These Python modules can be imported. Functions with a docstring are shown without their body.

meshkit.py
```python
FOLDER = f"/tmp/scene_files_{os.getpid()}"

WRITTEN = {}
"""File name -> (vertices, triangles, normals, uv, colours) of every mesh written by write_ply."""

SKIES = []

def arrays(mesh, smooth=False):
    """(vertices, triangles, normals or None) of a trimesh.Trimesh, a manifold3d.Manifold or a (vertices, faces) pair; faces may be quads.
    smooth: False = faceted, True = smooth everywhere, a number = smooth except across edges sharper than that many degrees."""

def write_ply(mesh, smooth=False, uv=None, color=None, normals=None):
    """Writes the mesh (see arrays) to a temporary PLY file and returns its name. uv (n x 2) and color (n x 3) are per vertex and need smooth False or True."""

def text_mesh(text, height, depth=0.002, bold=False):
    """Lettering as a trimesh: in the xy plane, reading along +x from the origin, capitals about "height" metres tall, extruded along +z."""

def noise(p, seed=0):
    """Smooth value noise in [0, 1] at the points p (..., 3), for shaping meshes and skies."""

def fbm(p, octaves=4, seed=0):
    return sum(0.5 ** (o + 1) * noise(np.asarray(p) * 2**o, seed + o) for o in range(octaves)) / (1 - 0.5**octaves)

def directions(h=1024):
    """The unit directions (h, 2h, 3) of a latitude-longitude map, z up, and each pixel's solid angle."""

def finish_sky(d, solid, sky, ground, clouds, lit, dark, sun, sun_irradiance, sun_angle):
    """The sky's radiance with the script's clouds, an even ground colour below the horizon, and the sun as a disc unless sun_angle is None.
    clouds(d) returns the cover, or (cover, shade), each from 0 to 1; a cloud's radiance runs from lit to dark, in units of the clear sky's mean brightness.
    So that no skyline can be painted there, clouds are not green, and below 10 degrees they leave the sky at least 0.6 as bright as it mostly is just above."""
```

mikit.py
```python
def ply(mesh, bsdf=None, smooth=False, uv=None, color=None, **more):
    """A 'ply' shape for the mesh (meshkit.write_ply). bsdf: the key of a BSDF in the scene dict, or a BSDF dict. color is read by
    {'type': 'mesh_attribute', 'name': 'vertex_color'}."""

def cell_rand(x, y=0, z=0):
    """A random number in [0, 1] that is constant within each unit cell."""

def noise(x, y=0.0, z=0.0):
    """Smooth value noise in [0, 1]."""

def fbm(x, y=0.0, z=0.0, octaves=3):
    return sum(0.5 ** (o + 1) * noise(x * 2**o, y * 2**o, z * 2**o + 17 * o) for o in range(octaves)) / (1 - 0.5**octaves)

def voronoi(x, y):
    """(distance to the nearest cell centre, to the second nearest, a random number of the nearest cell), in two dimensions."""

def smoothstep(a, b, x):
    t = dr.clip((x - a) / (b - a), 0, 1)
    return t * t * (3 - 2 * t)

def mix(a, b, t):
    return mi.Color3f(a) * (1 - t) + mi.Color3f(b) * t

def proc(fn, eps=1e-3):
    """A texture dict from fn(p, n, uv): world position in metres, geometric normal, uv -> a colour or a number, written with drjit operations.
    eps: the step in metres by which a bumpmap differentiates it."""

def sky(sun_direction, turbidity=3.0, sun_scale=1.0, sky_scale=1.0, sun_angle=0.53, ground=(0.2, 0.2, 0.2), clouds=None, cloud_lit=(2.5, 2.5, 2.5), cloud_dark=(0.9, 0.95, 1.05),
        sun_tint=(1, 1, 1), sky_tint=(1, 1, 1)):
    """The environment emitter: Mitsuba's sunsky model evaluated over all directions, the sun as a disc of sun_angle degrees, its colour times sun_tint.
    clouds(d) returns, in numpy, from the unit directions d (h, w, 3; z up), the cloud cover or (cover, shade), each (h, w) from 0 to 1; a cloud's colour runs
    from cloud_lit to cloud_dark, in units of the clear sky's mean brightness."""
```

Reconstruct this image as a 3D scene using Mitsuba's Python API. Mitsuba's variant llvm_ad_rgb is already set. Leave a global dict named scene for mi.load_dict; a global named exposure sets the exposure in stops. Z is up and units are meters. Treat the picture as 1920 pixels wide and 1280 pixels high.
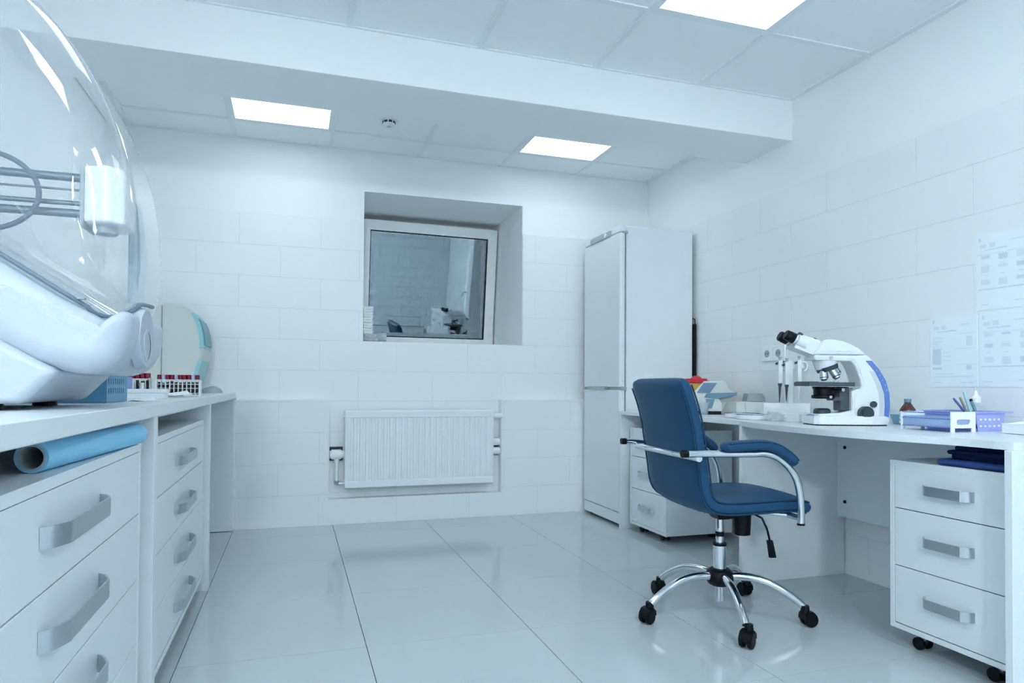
import math, random
import numpy as np
import trimesh
import manifold3d as m3
import mitsuba as mi
import mikit
from mikit import proc, fbm, noise, mix, smoothstep
from shapely.geometry import Polygon, box as sbox, Point
from shapely import affinity

rng = random.Random(7)
PI = math.pi
scene, labels = {"type": "scene"}, {}

# ------------------------------------------------------------------ camera, light, exposure
CAM = np.array([0.3498, -4.3583, 0.9014])
RM = np.array([[0.95463801, -0.29770429, 0.00619926], [0.01038307, 0.01247421, -0.99986828], [0.29758775, 0.95457663, 0.01499944]])
FPX, PX, PY = 1223.61, 932.29, 706.33
scene["camera"] = {
    "type": "perspective", "fov": math.degrees(2 * math.atan(960 / FPX)), "fov_axis": "x", "near_clip": 0.05, "far_clip": 50.0,
    "principal_point_offset_x": -(PX - 960) / 1920, "principal_point_offset_y": -(PY - 640) / 1280,
    "to_world": mi.ScalarTransform4f().look_at(origin=CAM.tolist(), target=(CAM + RM[2]).tolist(), up=(-RM[1]).tolist()),
}
exposure = 0.52
LAMP = [6.2, 7.05, 7.5]             # radiance of the ceiling panels (cool white tubes)
DIM = [.42, .42, .25, .25, 1.9, 1.6, 1.2, 1.2]  # unseen panels behind the camera set brightest to light the room
UNSEEN_LAMP = 26.0                        # unseen lamp behind the camera, placed to cast the shadows under the desk
XG = [2.343 - 0.592 * k for k in range(0, 6)]         # ceiling grid, lines along y
LAMP_CELLS = [(1, -0.81, -0.215), (4, -0.81, -0.215), (1, -2.56, -1.965), (4, -2.56, -1.965), (1, -4.35, -3.755), (4, -4.35, -3.755), (1, -6.15, -5.55), (4, -6.15, -5.55)]

# ------------------------------------------------------------------ materials
def rgb(*c): return {"type": "rgb", "value": list(c)}
def S(hexs):
    c = [int(hexs[i:i + 2], 16) / 255 for i in (0, 2, 4)]
    return [x / 12.92 if x <= .04045 else ((x + .055) / 1.055) ** 2.4 for x in c]
def col(c): return rgb(*S(c)) if isinstance(c, str) else (c if isinstance(c, dict) else rgb(*c))
def two(b): return {"type": "twosided", "bsdf": b}
def matte(name, c): scene[name] = two({"type": "diffuse", "reflectance": col(c)})
def glossy(name, c, a=.1, ior=1.49): scene[name] = two({"type": "roughplastic", "diffuse_reflectance": col(c), "alpha": a, "int_ior": ior, "nonlinear": False})
def metal(name, c, r): scene[name] = two({"type": "principled", "base_color": col(c), "metallic": 1.0, "roughness": r})

matte("plaster", (.85, .87, .88)); matte("ceiling_white", (.86, .88, .89)); matte("grid_white", (.80, .83, .85))
glossy("wall_tile", (.83, .855, .87), .16); matte("grout", (.70, .735, .76))
def floor_colour(p, n, uv):
    k = fbm(p.x * 2.3, p.y * 2.3, 0.0, octaves=3)
    return mix((.47, .53, .56), (.50, .56, .59), k)
glossy("floor_tile", proc(floor_colour), .014, 1.60); matte("floor_grout", (.10, .13, .15))
glossy("laminate", (.785, .83, .86), .18); glossy("laminate_edge", (.74, .775, .80), .2); matte("gap_dark", (.05, .065, .08))
glossy("enamel", (.80, .835, .86), .1); glossy("fridge_white", (.78, .82, .85), .12); glossy("plastic_white", (.85, .87, .88), .12)
glossy("plastic_grey", (.36, .41, .44), .2); glossy("plastic_beige", (.66, .69, .67), .2); glossy("plastic_black", (.003, .005, .007), .2, 1.25)
glossy("machine_white", (.53, .585, .66), .16); glossy("machine_shade", (.47, .525, .60), .2); glossy("seal_grey", (.17, .24, .31), .3); glossy("cable_blue", (.07, .12, .18), .3); glossy("steel_pale", (.35, .44, .51), .25)
metal("rod_steel", (.17, .23, .29), .3)
metal("chrome", (.80, .83, .86), .07); metal("satin_metal", (.60, .65, .69), .36); metal("steel_grey", (.42, .47, .50), .25)
scene["leather"] = two({"type": "principled", "base_color": col((.013, .060, .130)), "roughness": .42, "specular": .14})
scene["leather_dark"] = two({"type": "principled", "base_color": col((.009, .040, .088)), "roughness": .45, "specular": .22})
glossy("red_cap", (.22, .008, .022), .2); glossy("lilac_cap", (.48, .50, .72), .2); glossy("blood", (.012, .006, .014), .15); glossy("serum", (.35, .085, .03), .2)
glossy("red_lid", (.62, .02, .045), .2); glossy("yellow_bin", (.75, .47, .10), .25)
glossy("blue_plastic", (.10, .30, .47), .25); glossy("blue_pale", (.28, .52, .72), .3); glossy("teal_panel", (.30, .62, .66), .2); glossy("teal_dark", (.10, .30, .36), .2)
glossy("steel_blue", (.13, .27, .38), .25); glossy("screen_blue", (.15, .25, .38), .08); glossy("periwinkle", (.30, .38, .72), .25); glossy("stripe_blue", (.12, .22, .55), .2)
glossy("lilac_plastic", (.38, .42, .80), .25); glossy("rail_blue", (.14, .24, .55), .2)
glossy("microscope_white", (.78, .81, .83), .1); glossy("band_grey", (.60, .65, .67), .2); glossy("dark_plastic", (.025, .045, .06), .25); glossy("charcoal", (.05, .075, .09), .3)
glossy("brown_glass", (.075, .022, .012), .06); matte("paper", (.84, .87, .90)); matte("poster_paper", (.80, .845, .88)); matte("print_pale", (.70, .75, .81)); matte("print_dark", (.62, .68, .76)); matte("print_red", (.74, .66, .71)); matte("print_green", (.66, .80, .70))
matte("cloth_navy", (.008, .018, .065)); matte("cloth_blue", (.04, .085, .26)); matte("roll_blue", (.27, .56, .76)); matte("card_grey", (.35, .40, .43))
matte("brick_paint", (.74, .775, .80)); matte("cardboard", (.50, .38, .27)); matte("night", (.004, .006, .009)); glossy("rubber_black", (.003, .005, .007), .3, 1.25)
glossy("pen_teal", (.14, .33, .38), .2); glossy("pen_blue", (.08, .13, .36), .2); glossy("pen_olive", (.28, .30, .20), .25); glossy("pale_cyan", (.42, .66, .74), .2)
scene["glass_pane"] = {"type": "thindielectric", "int_ior": 3.4, "specular_reflectance": rgb(.80, .93, 1.0)}   # coated double glazing
scene["clear_sheet"] = {"type": "thindielectric", "int_ior": 1.45}
scene["acrylic"] = {"type": "blendbsdf", "weight": .09, "a": {"type": "thindielectric", "int_ior": 1.5}, "b": {"type": "principledthin", "base_color": col((.84, .90, .95)), "roughness": .6, "diff_trans": .8, "spec_trans": 0.0}}   # acrylic; its pale diffuse part paints the haze of reflections on the lid
scene["clear_thin"] = {"type": "thindielectric", "int_ior": 1.3}
scene["film"] = {"type": "principledthin", "base_color": col((.88, .91, .94)), "roughness": .3, "spec_trans": .45, "diff_trans": .8, "eta": 1.3}
scene["frosted"] = {"type": "principledthin", "base_color": col((.86, .90, .93)), "roughness": .4, "spec_trans": .45, "diff_trans": 1.0, "eta": 1.3}
scene["tint_sheet"] = {"type": "principledthin", "base_color": col((.66, .79, .96)), "roughness": .25, "spec_trans": .35, "diff_trans": .9, "eta": 1.35}
scene["lamp_face"] = two({"type": "diffuse", "reflectance": col((.8, .8, .8))})

# ------------------------------------------------------------------ mesh helpers
def man(m):
    if isinstance(m, m3.Manifold):
        d = m.to_mesh(); m = trimesh.Trimesh(np.asarray(d.vert_properties)[:, :3], np.asarray(d.tri_verts), process=False)
    return m
def cat(*ms):
    out = []
    for m in ms: out += list(m) if isinstance(m, (list, tuple)) else [m]
    return trimesh.util.concatenate([man(m) for m in out])
def hull(p): return man(m3.Manifold.hull_points(np.asarray(p, float)))
def box(x0, x1, y0, y1, z0, z1, b=0.0):
    X, Y, Z = sorted((x0, x1)), sorted((y0, y1)), sorted((z0, z1))
    if b <= 0:
        m = trimesh.creation.box(extents=(X[1] - X[0], Y[1] - Y[0], Z[1] - Z[0]))
        m.apply_translation(((X[0] + X[1]) / 2, (Y[0] + Y[1]) / 2, (Z[0] + Z[1]) / 2)); return m
    p = []
    for i in (0, 1):
        for j in (0, 1):
            for k in (0, 1):
                x, y, z = X[i], Y[j], Z[k]; a, c, d = b * (1 - 2 * i), b * (1 - 2 * j), b * (1 - 2 * k)
                p += [(x + a, y + c, z), (x + a, y, z + d), (x, y + c, z + d)]
    return hull(p)
_ico = trimesh.creation.icosphere(subdivisions=2).vertices
def rbox(x0, x1, y0, y1, z0, z1, r):
    return hull(np.vstack([_ico * r + (x, y, z) for x in (x0 + r, x1 - r) for y in (y0 + r, y1 - r) for z in (z0 + r, z1 - r)]))
def frame(d):
    d = np.asarray(d, float); d = d / np.linalg.norm(d); a = np.cross(d, (0, 0, 1) if abs(d[2]) < .95 else (1, 0, 0)); a /= np.linalg.norm(a)
    return a, np.cross(d, a), d
def cyl(p0, p1, r0, r1=None, n=24):
    r1 = r0 if r1 is None else r1; p0, p1 = np.asarray(p0, float), np.asarray(p1, float); a, b, d = frame(p1 - p0)
    t = np.arange(n) * 2 * PI / n; c = np.cos(t)[:, None] * a + np.sin(t)[:, None] * b
    return hull(np.vstack([p0 + c * r0, p1 + c * r1]))
def ball(c, r, s=(1, 1, 1)): 
    m = trimesh.creation.icosphere(subdivisions=3); m.vertices = m.vertices * np.array(s) * r + np.array(c); return m
def spline(pts, n):
    from scipy.interpolate import CubicSpline
    p = np.asarray(pts, float); t = np.r_[0, np.cumsum(np.linalg.norm(np.diff(p, axis=0), axis=1) ** .6)]
    return CubicSpline(t, p)(np.linspace(0, t[-1], n))
def grid_faces(R, N, closed=True):
    f = []
    for i in range(R - 1):
        for j in range(N if closed else N - 1):
            a, b = i * N + j, i * N + (j + 1) % N
            f += [(a, b, b + N), (a, b + N, a + N)]
    return f
def fixed(v, f):
    m = trimesh.Trimesh(np.asarray(v, float), np.asarray(f), process=False)
    if m.volume < 0: m.invert()
    return m
def loft(rings, caps=True):
    """closed rings of equal length"""
    R, N = len(rings), len(rings[0]); v = np.vstack(rings); f = grid_faces(R, N)
    if caps:
        v = np.vstack([v, rings[0].mean(0), rings[-1].mean(0)])
        for j in range(N):
            f.append((R * N, (j + 1) % N, j)); f.append((R * N + 1, (R - 1) * N + j, (R - 1) * N + (j + 1) % N))
    return fixed(v, f)
def tube(pts, r, n=10, caps=True):
    p = np.asarray(pts, float); t = np.gradient(p, axis=0); t /= np.linalg.norm(t, axis=1, keepdims=True); r = np.broadcast_to(r, (len(p),))
    a, b, _ = frame(t[0]); ang = np.arange(n) * 2 * PI / n; rings = []
    for i in range(len(p)):
        a = a - t[i] * (a @ t[i]); a /= np.linalg.norm(a); b = np.cross(t[i], a)
        rings.append(p[i] + r[i] * (np.cos(ang)[:, None] * a + np.sin(ang)[:, None] * b))
    return loft(rings, caps)
def lathe(prof, at=(0, 0, 0), n=40):
    p = np.asarray(prof, float); m = trimesh.creation.revolve(p, sections=n)
    if m.is_watertight and m.volume < 0: m.invert()
    m.apply_translation(at); return m
def prism(poly, axis, a, b):
    """polygon in the plane of the two other axes (x,y | x,z | y,z), extruded along axis from a to b"""
    if not hasattr(poly, "exterior"): poly = Polygon(poly)
    m = trimesh.creation.extrude_polygon(poly, abs(b - a), engine="earcut"); v = m.vertices.copy(); v[:, 2] += min(a, b)
    m.vertices = {"z": v, "y": v[:, [0, 2, 1]], "x": v[:, [2, 0, 1]]}[axis]
    if m.volume < 0: m.invert()
    return m
def bprism(poly, axis, a, b, r, n=4):
    """prism whose two rims are rounded with radius r (stacked offsets)"""
    if not hasattr(poly, "exterior"): poly = Polygon(poly)
    ms = [prism(poly, axis, a + r, b - r)]
    for i in range(n):
        t0, t1 = r * (1 - math.cos(i / n * PI / 2)), 0
        off = r * (1 - math.sqrt(max(0, 1 - ((i + 1) / n) ** 2))) ; h0, h1 = r * i / n, r * (i + 1) / n
        q = poly.buffer(-off, join_style=1)
        if q.is_empty: continue
        for g in getattr(q, "geoms", [q]):
            ms += [prism(g, axis, b - r + h0, b - r + h1), prism(g, axis, a + r - h1, a + r - h0)]
    return cat(ms)
def rect(w, h, r=0, at=(0, 0), q=6):
    p = sbox(-w / 2 + r, -h / 2 + r, w / 2 - r, h / 2 - r)
    if r: p = p.buffer(r, quad_segs=q)
    return affinity.translate(p, *at)
def M(ang=0, at=(0, 0, 0), axis=(0, 0, 1)): 
    m = trimesh.transformations.rotation_matrix(math.radians(ang), axis); m[:3, 3] = at; return m
def move(m, mat): m = man(m).copy(); m.apply_transform(mat); return m

# ------------------------------------------------------------------ scene-tree helpers
used = set()
def numbered(key):
    if key not in used: used.add(key); return key
    i = 1
    while f"{key}_{i:03d}" in used: i += 1
    used.add(f"{key}_{i:03d}"); return f"{key}_{i:03d}"
def thing(name, label, cat_, group=None):
    key = numbered(name); labels[key] = {"label": label, "category": cat_}
    if group: labels[key]["group"] = group
    return key
POSE = [None]
def put(name, mesh, bsdf, parent=None, smooth=30, label=None, kind=None, **more):
    key = numbered(f"{parent}__{name}" if parent else name); mesh = man(mesh)
    if POSE[0] is not None: mesh = move(mesh, POSE[0])
    scene[key] = mikit.ply(mesh, bsdf, smooth=smooth, **more)
    if label: labels.setdefault(key, {})["label"] = label
    if kind: labels.setdefault(key, {})["kind"] = kind
    return key
def single(name, mesh, bsdf, label, cat_, group=None, smooth=30):
    key = put(name, mesh, bsdf, None, smooth); labels[key] = {"label": label, "category": cat_}
    if group: labels[key]["group"] = group
    return key
def struct(name, mesh, bsdf, label, smooth=False):
    key = put(name, mesh, bsdf, None, smooth); labels[key] = {"kind": "structure", "label": label}; return key

# ------------------------------------------------------------------ the room
XR, XL, YB, YF, ZC = 2.93, -0.75, 0.065, -7.40, 2.475
XA, YA = 3.95, -3.06                       # behind the desk's end the room is wider
BEAM = (-1.445, -1.06, 2.257)
fl = struct("floor", box(XL - .1, XA + .1, YF - .1, .2, -.12, -.004), "floor_grout", "pale grey polished porcelain tiled floor")
y_rows = [-0.26 - .6 * k for k in range(-1, 13)]
for i in range(-2, 7):
    for y1 in y_rows:
        x0, x1, ya, yb = max(.6 * i, XL), min(.6 * i + .6, XA), max(y1 - .6, YF), min(y1, .01)
        if x1 - x0 < .02 or yb - ya < .02: continue
        put("tile", box(x0 + .0011, x1 - .0011, ya + .0011, yb - .0011, -.012, 0, .0005), "floor_tile", fl, smooth=False)

NICHE = (0.79, 1.915, 1.2, 2.207); RAD = (.575, 1.74, .167, .81)
def mbox(*a): m = box(*a); return m3.Manifold(m3.Mesh(np.asarray(m.vertices, np.float32), np.asarray(m.faces, np.uint32)))
wb = mbox(XL - .1, XR + .1, YB + .01, .95, -.1, 2.75) - mbox(NICHE[0], NICHE[1], 0, .87, NICHE[2], NICHE[3]) - mbox(.86, 1.85, .8, 1.2, 1.27, 2.14)
wb = wb + (mbox(XL - .1, XR + .1, .010, YB + .02, -.1, .803) - mbox(RAD[0], RAD[1], -.1, YB + .0101, RAD[2], RAD[3]))
wbk = struct("wall_back", wb, "plaster", "white tiled back wall with a deep window niche and a radiator recess")
def tile_poly(p, depth0, depth1, axis, parent):
    for g in getattr(p, "geoms", [p]):
        if g.is_empty or g.area < 2e-4: continue
        put("tile", prism(g, axis, depth0, depth1), "wall_tile", parent, smooth=False)
put("grout", man(mbox(XL, XR, YB + .0012, YB + .0115, .14, 2.0) - mbox(NICHE[0] - .004, NICHE[1] + .004, -1, 1, NICHE[2], NICHE[3]) - mbox(XL, RAD[0], -1, 1, 0, .80) - mbox(RAD[1], XR, -1, 1, 0, .80)), "grout", wbk, smooth=False)
put("grout", man(mbox(XL, XR, .0012, .0115, 0, .80) - mbox(RAD[0] - .004, RAD[1] + .004, -1, 1, RAD[2], RAD[3])), "grout", wbk, smooth=False)
G = .0013
nb, rb = sbox(NICHE[0] - .002, NICHE[2] - .002, NICHE[1] + .002, NICHE[3]), sbox(RAD[0] - .002, RAD[2] - .002, RAD[1] + .002, RAD[3] + .01)
for r in range(4):                                     # wainscot, four courses
    off = .01 if r % 2 == 0 else .26
    for k in range(-2, 7):
        a, b = max(off + .5 * k, XL), min(off + .5 * k + .5, XR)
        if b - a < .02: continue
        tile_poly(sbox(a + G, .2 * r + G, b - G, .2 * r + .2 - G).difference(rb), 0, .006, "y", wbk)
put("ledge", man(mbox(XL, RAD[0] - .004, -.002, YB + .006, .80, .812) + mbox(RAD[1] + .004, XR, -.002, YB + .006, .80, .812)), "plastic_white", wbk, smooth=False)
for r in range(6):                                     # above the ledge, up to 2.0 m
    z = .8 + .2 * r; off = .26 if r % 2 == 0 else .01
    for k in range(-2, 7):
        a, b = max(off + .5 * k, XL), min(off + .5 * k + .5, XR)
        if b - a < .02: continue
        p = sbox(a + G, z + G, b - G, z + .2 - G).difference(nb)
        p = p.difference(sbox(-2, .7, RAD[0], .812)).difference(sbox(RAD[1], .7, 4, .812))
        tile_poly(p, YB, YB + .006, "y", wbk)
for r in range(4):                                     # the recess behind the radiator is tiled too
    z = .2 * r; off = .26 if r % 2 else .01
    for k in range(0, 4):
        p = sbox(off + .5 * k + G, z + G, off + .5 * k + .5 - G, z + .2 - G).intersection(sbox(RAD[0], RAD[2], RAD[1], RAD[3]))
        if not p.is_empty: tile_poly(p, YB, YB + .006, "y", wbk)

wr = struct("wall_right", box(XR + .01, XR + .4, YA, .3, -.1, 2.75), "plaster", "white tiled right wall behind the desk")
put("grout", box(XR + .0012, XR + .0115, YA, YB + .01, 0, 2.0), "grout", wr, smooth=False)
for r in range(10):
    off = -.197 if r % 2 == 1 else .053
    for k in range(0, 8):
        b = min(off - .5 * k, YB); a = max(off - .5 * k - .5, YA)
        if b - a < .02: continue
        tile_poly(sbox(a + G, .2 * r + G, b - G, .2 * r + .2 - G), XR, XR + .006, "x", wr)
put("outer_corner", box(XR + .0, XA + .05, YA - .002, YA + .02, 0, 2.7), "plaster", wr, smooth=False)
struct("wall_left", box(XL - .2, XL, YF - .1, .3, -.1, 2.75), "plaster", "plain white left wall behind the counter")
struct("wall_alcove", box(3.45, 3.57, -4.70, YA, -.1, 2.6), "plaster", "short white wall behind the sink")
struct("wall_side", box(XA, XA + .15, YF - .1, YA, -.1, 2.75), "plaster", "plain white side wall behind the camera")
wf = struct("wall_front", box(XL - .2, XA + .2, YF - .2, YF - .012, -.1, 2.75), "grout", "white painted rough brick wall behind the camera")
for r in range(12):
    for k in range(-1, 19):
        a = XL + (k + (.5 if r % 2 else 0)) * .26; a, b = max(a, XL), min(a + .26, XA)
        if b - a < .05 or r * .2 > 2.6: continue
        if len([1 for q in used if q.startswith("wall_front__brick")]) >= 300: continue
        put("brick", box(a + .004, b - .004, YF - .015, YF - rng.uniform(-.004, .006), r * .2 + .006, r * .2 + .192, .003), "brick_paint", wf, smooth=False)

# ceiling: a backing slab, a grid of T bars, one entry per panel
ce = struct("ceiling", box(XL - .1, XA + .1, YF - .1, .3, ZC + .12, ZC + .2), "plaster", "white suspended grid ceiling")
XS = [XR] + XG + [XL]
zones = [[YB + .01, -0.215, -0.81, BEAM[1]], [BEAM[0], -1.965, -2.56, -3.155, -3.755, -4.35, -4.95, -5.55, -6.15, -6.75, YF]]
for ys in zones:
    for j in range(len(ys) - 1):
        for i in range(len(XS) - 1):
            x1, x0, y1, y0 = XS[i], XS[i + 1], ys[j], ys[j + 1]
            if i == 0 and y0 < YA: x1 = XA
            if x1 - x0 < .03: continue
            if any(i == k and abs(y0 - a) < .01 for k, a, b in LAMP_CELLS): continue
            put("panel", box(x0 + .012, x1 - .012, y0 + .012, y1 - .012, ZC + .006, ZC + .02), "ceiling_white", ce, smooth=False)
    for x in XG:
        if x > XL: put("grid_bar", box(x - .012, x + .012, ys[-1], ys[0], ZC, ZC + .03), "grid_white", ce, smooth=False)
    for y in ys:
        put("grid_bar", box(XL, XA if y < YA else XR, y - .012, y + .012, ZC - .0005, ZC + .03), "grid_white", ce, smooth=False)
    put("grid_bar", box(XR - .02, XR + .01, max(ys[-1], YA), ys[0], ZC - .001, ZC + .03), "grid_white", ce, smooth=False)
struct("ceiling_beam", box(XL, XR + .02, BEAM[0], BEAM[1], BEAM[2], ZC + .1, .002), "plaster", "boxed white beam crossing the room under the ceiling")
where = ["near the back wall, left of the fridge", "left of the smoke detector, near the back wall", "cut by the photo's top edge, before the beam", "unseen, before the beam on the left, above the large analyser", "unseen behind the camera on the right", "unseen behind the camera on the left", "unseen far behind the camera, right side", "unseen far behind the camera, left side"]  # panels out of view are placed to light the room and the mirrored wall
for (k, y0, y1), w, dim in zip(LAMP_CELLS, where, DIM):
    x0, x1 = XG[k], XG[k - 1]
    t = thing("ceiling_light", f"square white light panel {w}", "ceiling light", "recessed ceiling light panels")
    put("frame", man(mbox(x0 + .010, x1 - .010, y0 + .010, y1 - .010, ZC - .001, ZC + .05) - mbox(x0 + .03, x1 - .03, y0 + .03, y1 - .03, ZC - .1, ZC + .04)), "grid_white", t, smooth=False)
    put("diffuser", box(x0 + .029, x1 - .029, y0 + .029, y1 - .029, ZC + .008, ZC + .02), "lamp_face", t, smooth=False, emitter={"type": "area", "radiance": rgb(*[v * dim for v in LAMP])})

t = thing("flood_lamp", "unseen lamp behind the camera, placed to cast the shadows under the desk", "unseen lamp")
POSE[0] = M(-20, (-.18, YF + .10, 2.28)) @ M(-12, axis=(1, 0, 0))
put("housing", man(mbox(-.17, .17, -.05, .0, -.14, .14) - mbox(-.155, .155, -.02, .1, -.125, .125)), "plastic_white", t, smooth=False)
put("diffuser", box(-.154, .154, -.012, -.006, -.124, .124), "lamp_face", t, smooth=False, emitter={"type": "area", "radiance": rgb(*[v * UNSEEN_LAMP for v in LAMP])})
put("arm", cyl((0, -.05, 0), (0, -.12, .02), .012), "satin_metal", t); POSE[0] = None

# ------------------------------------------------------------------ window in the niche (tilted inwards at the top)
w1 = struct("window_1", man(mbox(NICHE[0], NICHE[1], .80, .86, NICHE[2], NICHE[3]) - mbox(NICHE[0] + .06, NICHE[1] - .06, .7, .9, NICHE[2] + .06, NICHE[3] - .06)), "plastic_white", "white plastic window tilted open at the top, dark night behind it")
POSE[0] = M(2.0, (1.352, .795, 1.215)) @ M(7.4, axis=(1, 0, 0))
sw, sh = 1.085, .955
put("sash", man(mbox(-sw / 2, sw / 2, -.06, 0, 0, sh) - mbox(-sw / 2 + .075, sw / 2 - .075, -.1, .1, .075, sh - .075)), "plastic_white", w1, smooth=False)
put("seal", man(mbox(-sw / 2 + .071, sw / 2 - .071, -.052, -.01, .071, sh - .071) - mbox(-sw / 2 + .081, sw / 2 - .081, -.1, .1, .081, sh - .081)), "rubber_black", w1, smooth=False)
g = trimesh.Trimesh([(-sw / 2 + .075, -.04, .075), (sw / 2 - .075, -.04, .075), (sw / 2 - .075, -.04, sh - .075), (-sw / 2 + .075, -.04, sh - .075)], [(0, 1, 2), (0, 2, 3)], process=False)
put("pane", g, "glass_pane", w1, smooth=False)
put("hinge", cyl((sw / 2 + .002, -.045, .02), (sw / 2 + .002, -.045, .1), .008), "plastic_white", w1)
POSE[0] = None
put("night_shaft", box(.6, 2.1, .97, 1.6, 1.0, 2.4), "night", w1, smooth=False, label="black box standing for the night outside")  # black box stands for the darkness behind the window

# ------------------------------------------------------------------ radiator and pipes
t = thing("radiator", "white ribbed panel radiator hanging in the recess under the window", "radiator")
x0, x1, z0, z1, yf = .668, 1.672, .240, .738, -.045
rib = []
N = 24; pitch = (x1 - x0 - .07) / N
prof = [(x0 + .004, yf + .004), (x0 + .03, yf)]
for i in range(N):
    a = x0 + .035 + i * pitch; prof += [(a + pitch * .06, yf), (a + pitch * .20, yf + .008), (a + pitch * .42, yf + .008), (a + pitch * .56, yf)]
prof += [(x1 - .03, yf), (x1 - .004, yf + .004), (x1 - .004, yf + .02), (x0 + .004, yf + .02)]
put("panel", prism(Polygon(prof), "z", z0 + .045, z1 - .045), "enamel", t, smooth=False)
put("top_band", box(x0, x1, yf - .001, yf + .022, z1 - .046, z1, .004), "enamel", t); put("bottom_band", box(x0, x1, yf - .001, yf + .022, z0, z0 + .046, .004), "enamel", t)
for xa in (x0, x1 - .012): put("side_cover", box(xa, xa + .012, yf, .03, z0, z1, .004), "enamel", t)
put("rear_panel", box(x0 + .01, x1 - .01, .012, .03, z0, z1, .004), "enamel", t); put("top_grille", box(x0 + .005, x1 - .005, yf + .01, .028, z1 - .004, z1 + .003, .001), "enamel", t)
for xa in (.85, 1.5): put("bracket", box(xa, xa + .03, .028, YB, .30, .66), "enamel", t, smooth=False)
put("valve", cat(cyl((x1, -.005, .700), (x1 + .022, -.005, .700), .012), cyl((x1 + .02, -.005, .700), (x1 + .035, -.005, .700), .017), cyl((x1 + .035, -.005, .700), (x1 + .07, -.005, .700), .021, .018)), "plastic_white", t, label="white thermostatic valve head")
put("vent_plug", cyl((x0 - .01, -.005, .70), (x0, -.005, .70), .01), "chrome", t); put("drain_valve", cat(cyl((x0 - .035, -.005, .268), (x0, -.005, .268), .012), cyl((x0 - .02, -.005, .268), (x0 - .028, -.005, .268), .018)), "chrome", t)
t = thing("heating_pipe", "white heating pipes with elbow fittings in the recess beside the radiator", "pipe")
yp = .035
put("pipe", cyl((.578, yp, .452), (1.738, yp, .452), .026), "plastic_white", t); put("pipe", cyl((1.66, yp, .515), (1.738, yp, .515), .026), "plastic_white", t)
put("pipe", cyl((.622, yp - .005, .28), (.622, yp - .005, .44), .012), "plastic_white", t)
put("tee_fitting", cat(cyl((.588, yp, .452), (.652, yp, .452), .033), cyl((.622, yp, .40), (.622, yp, .45), .018)), "plastic_white", t)
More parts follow.
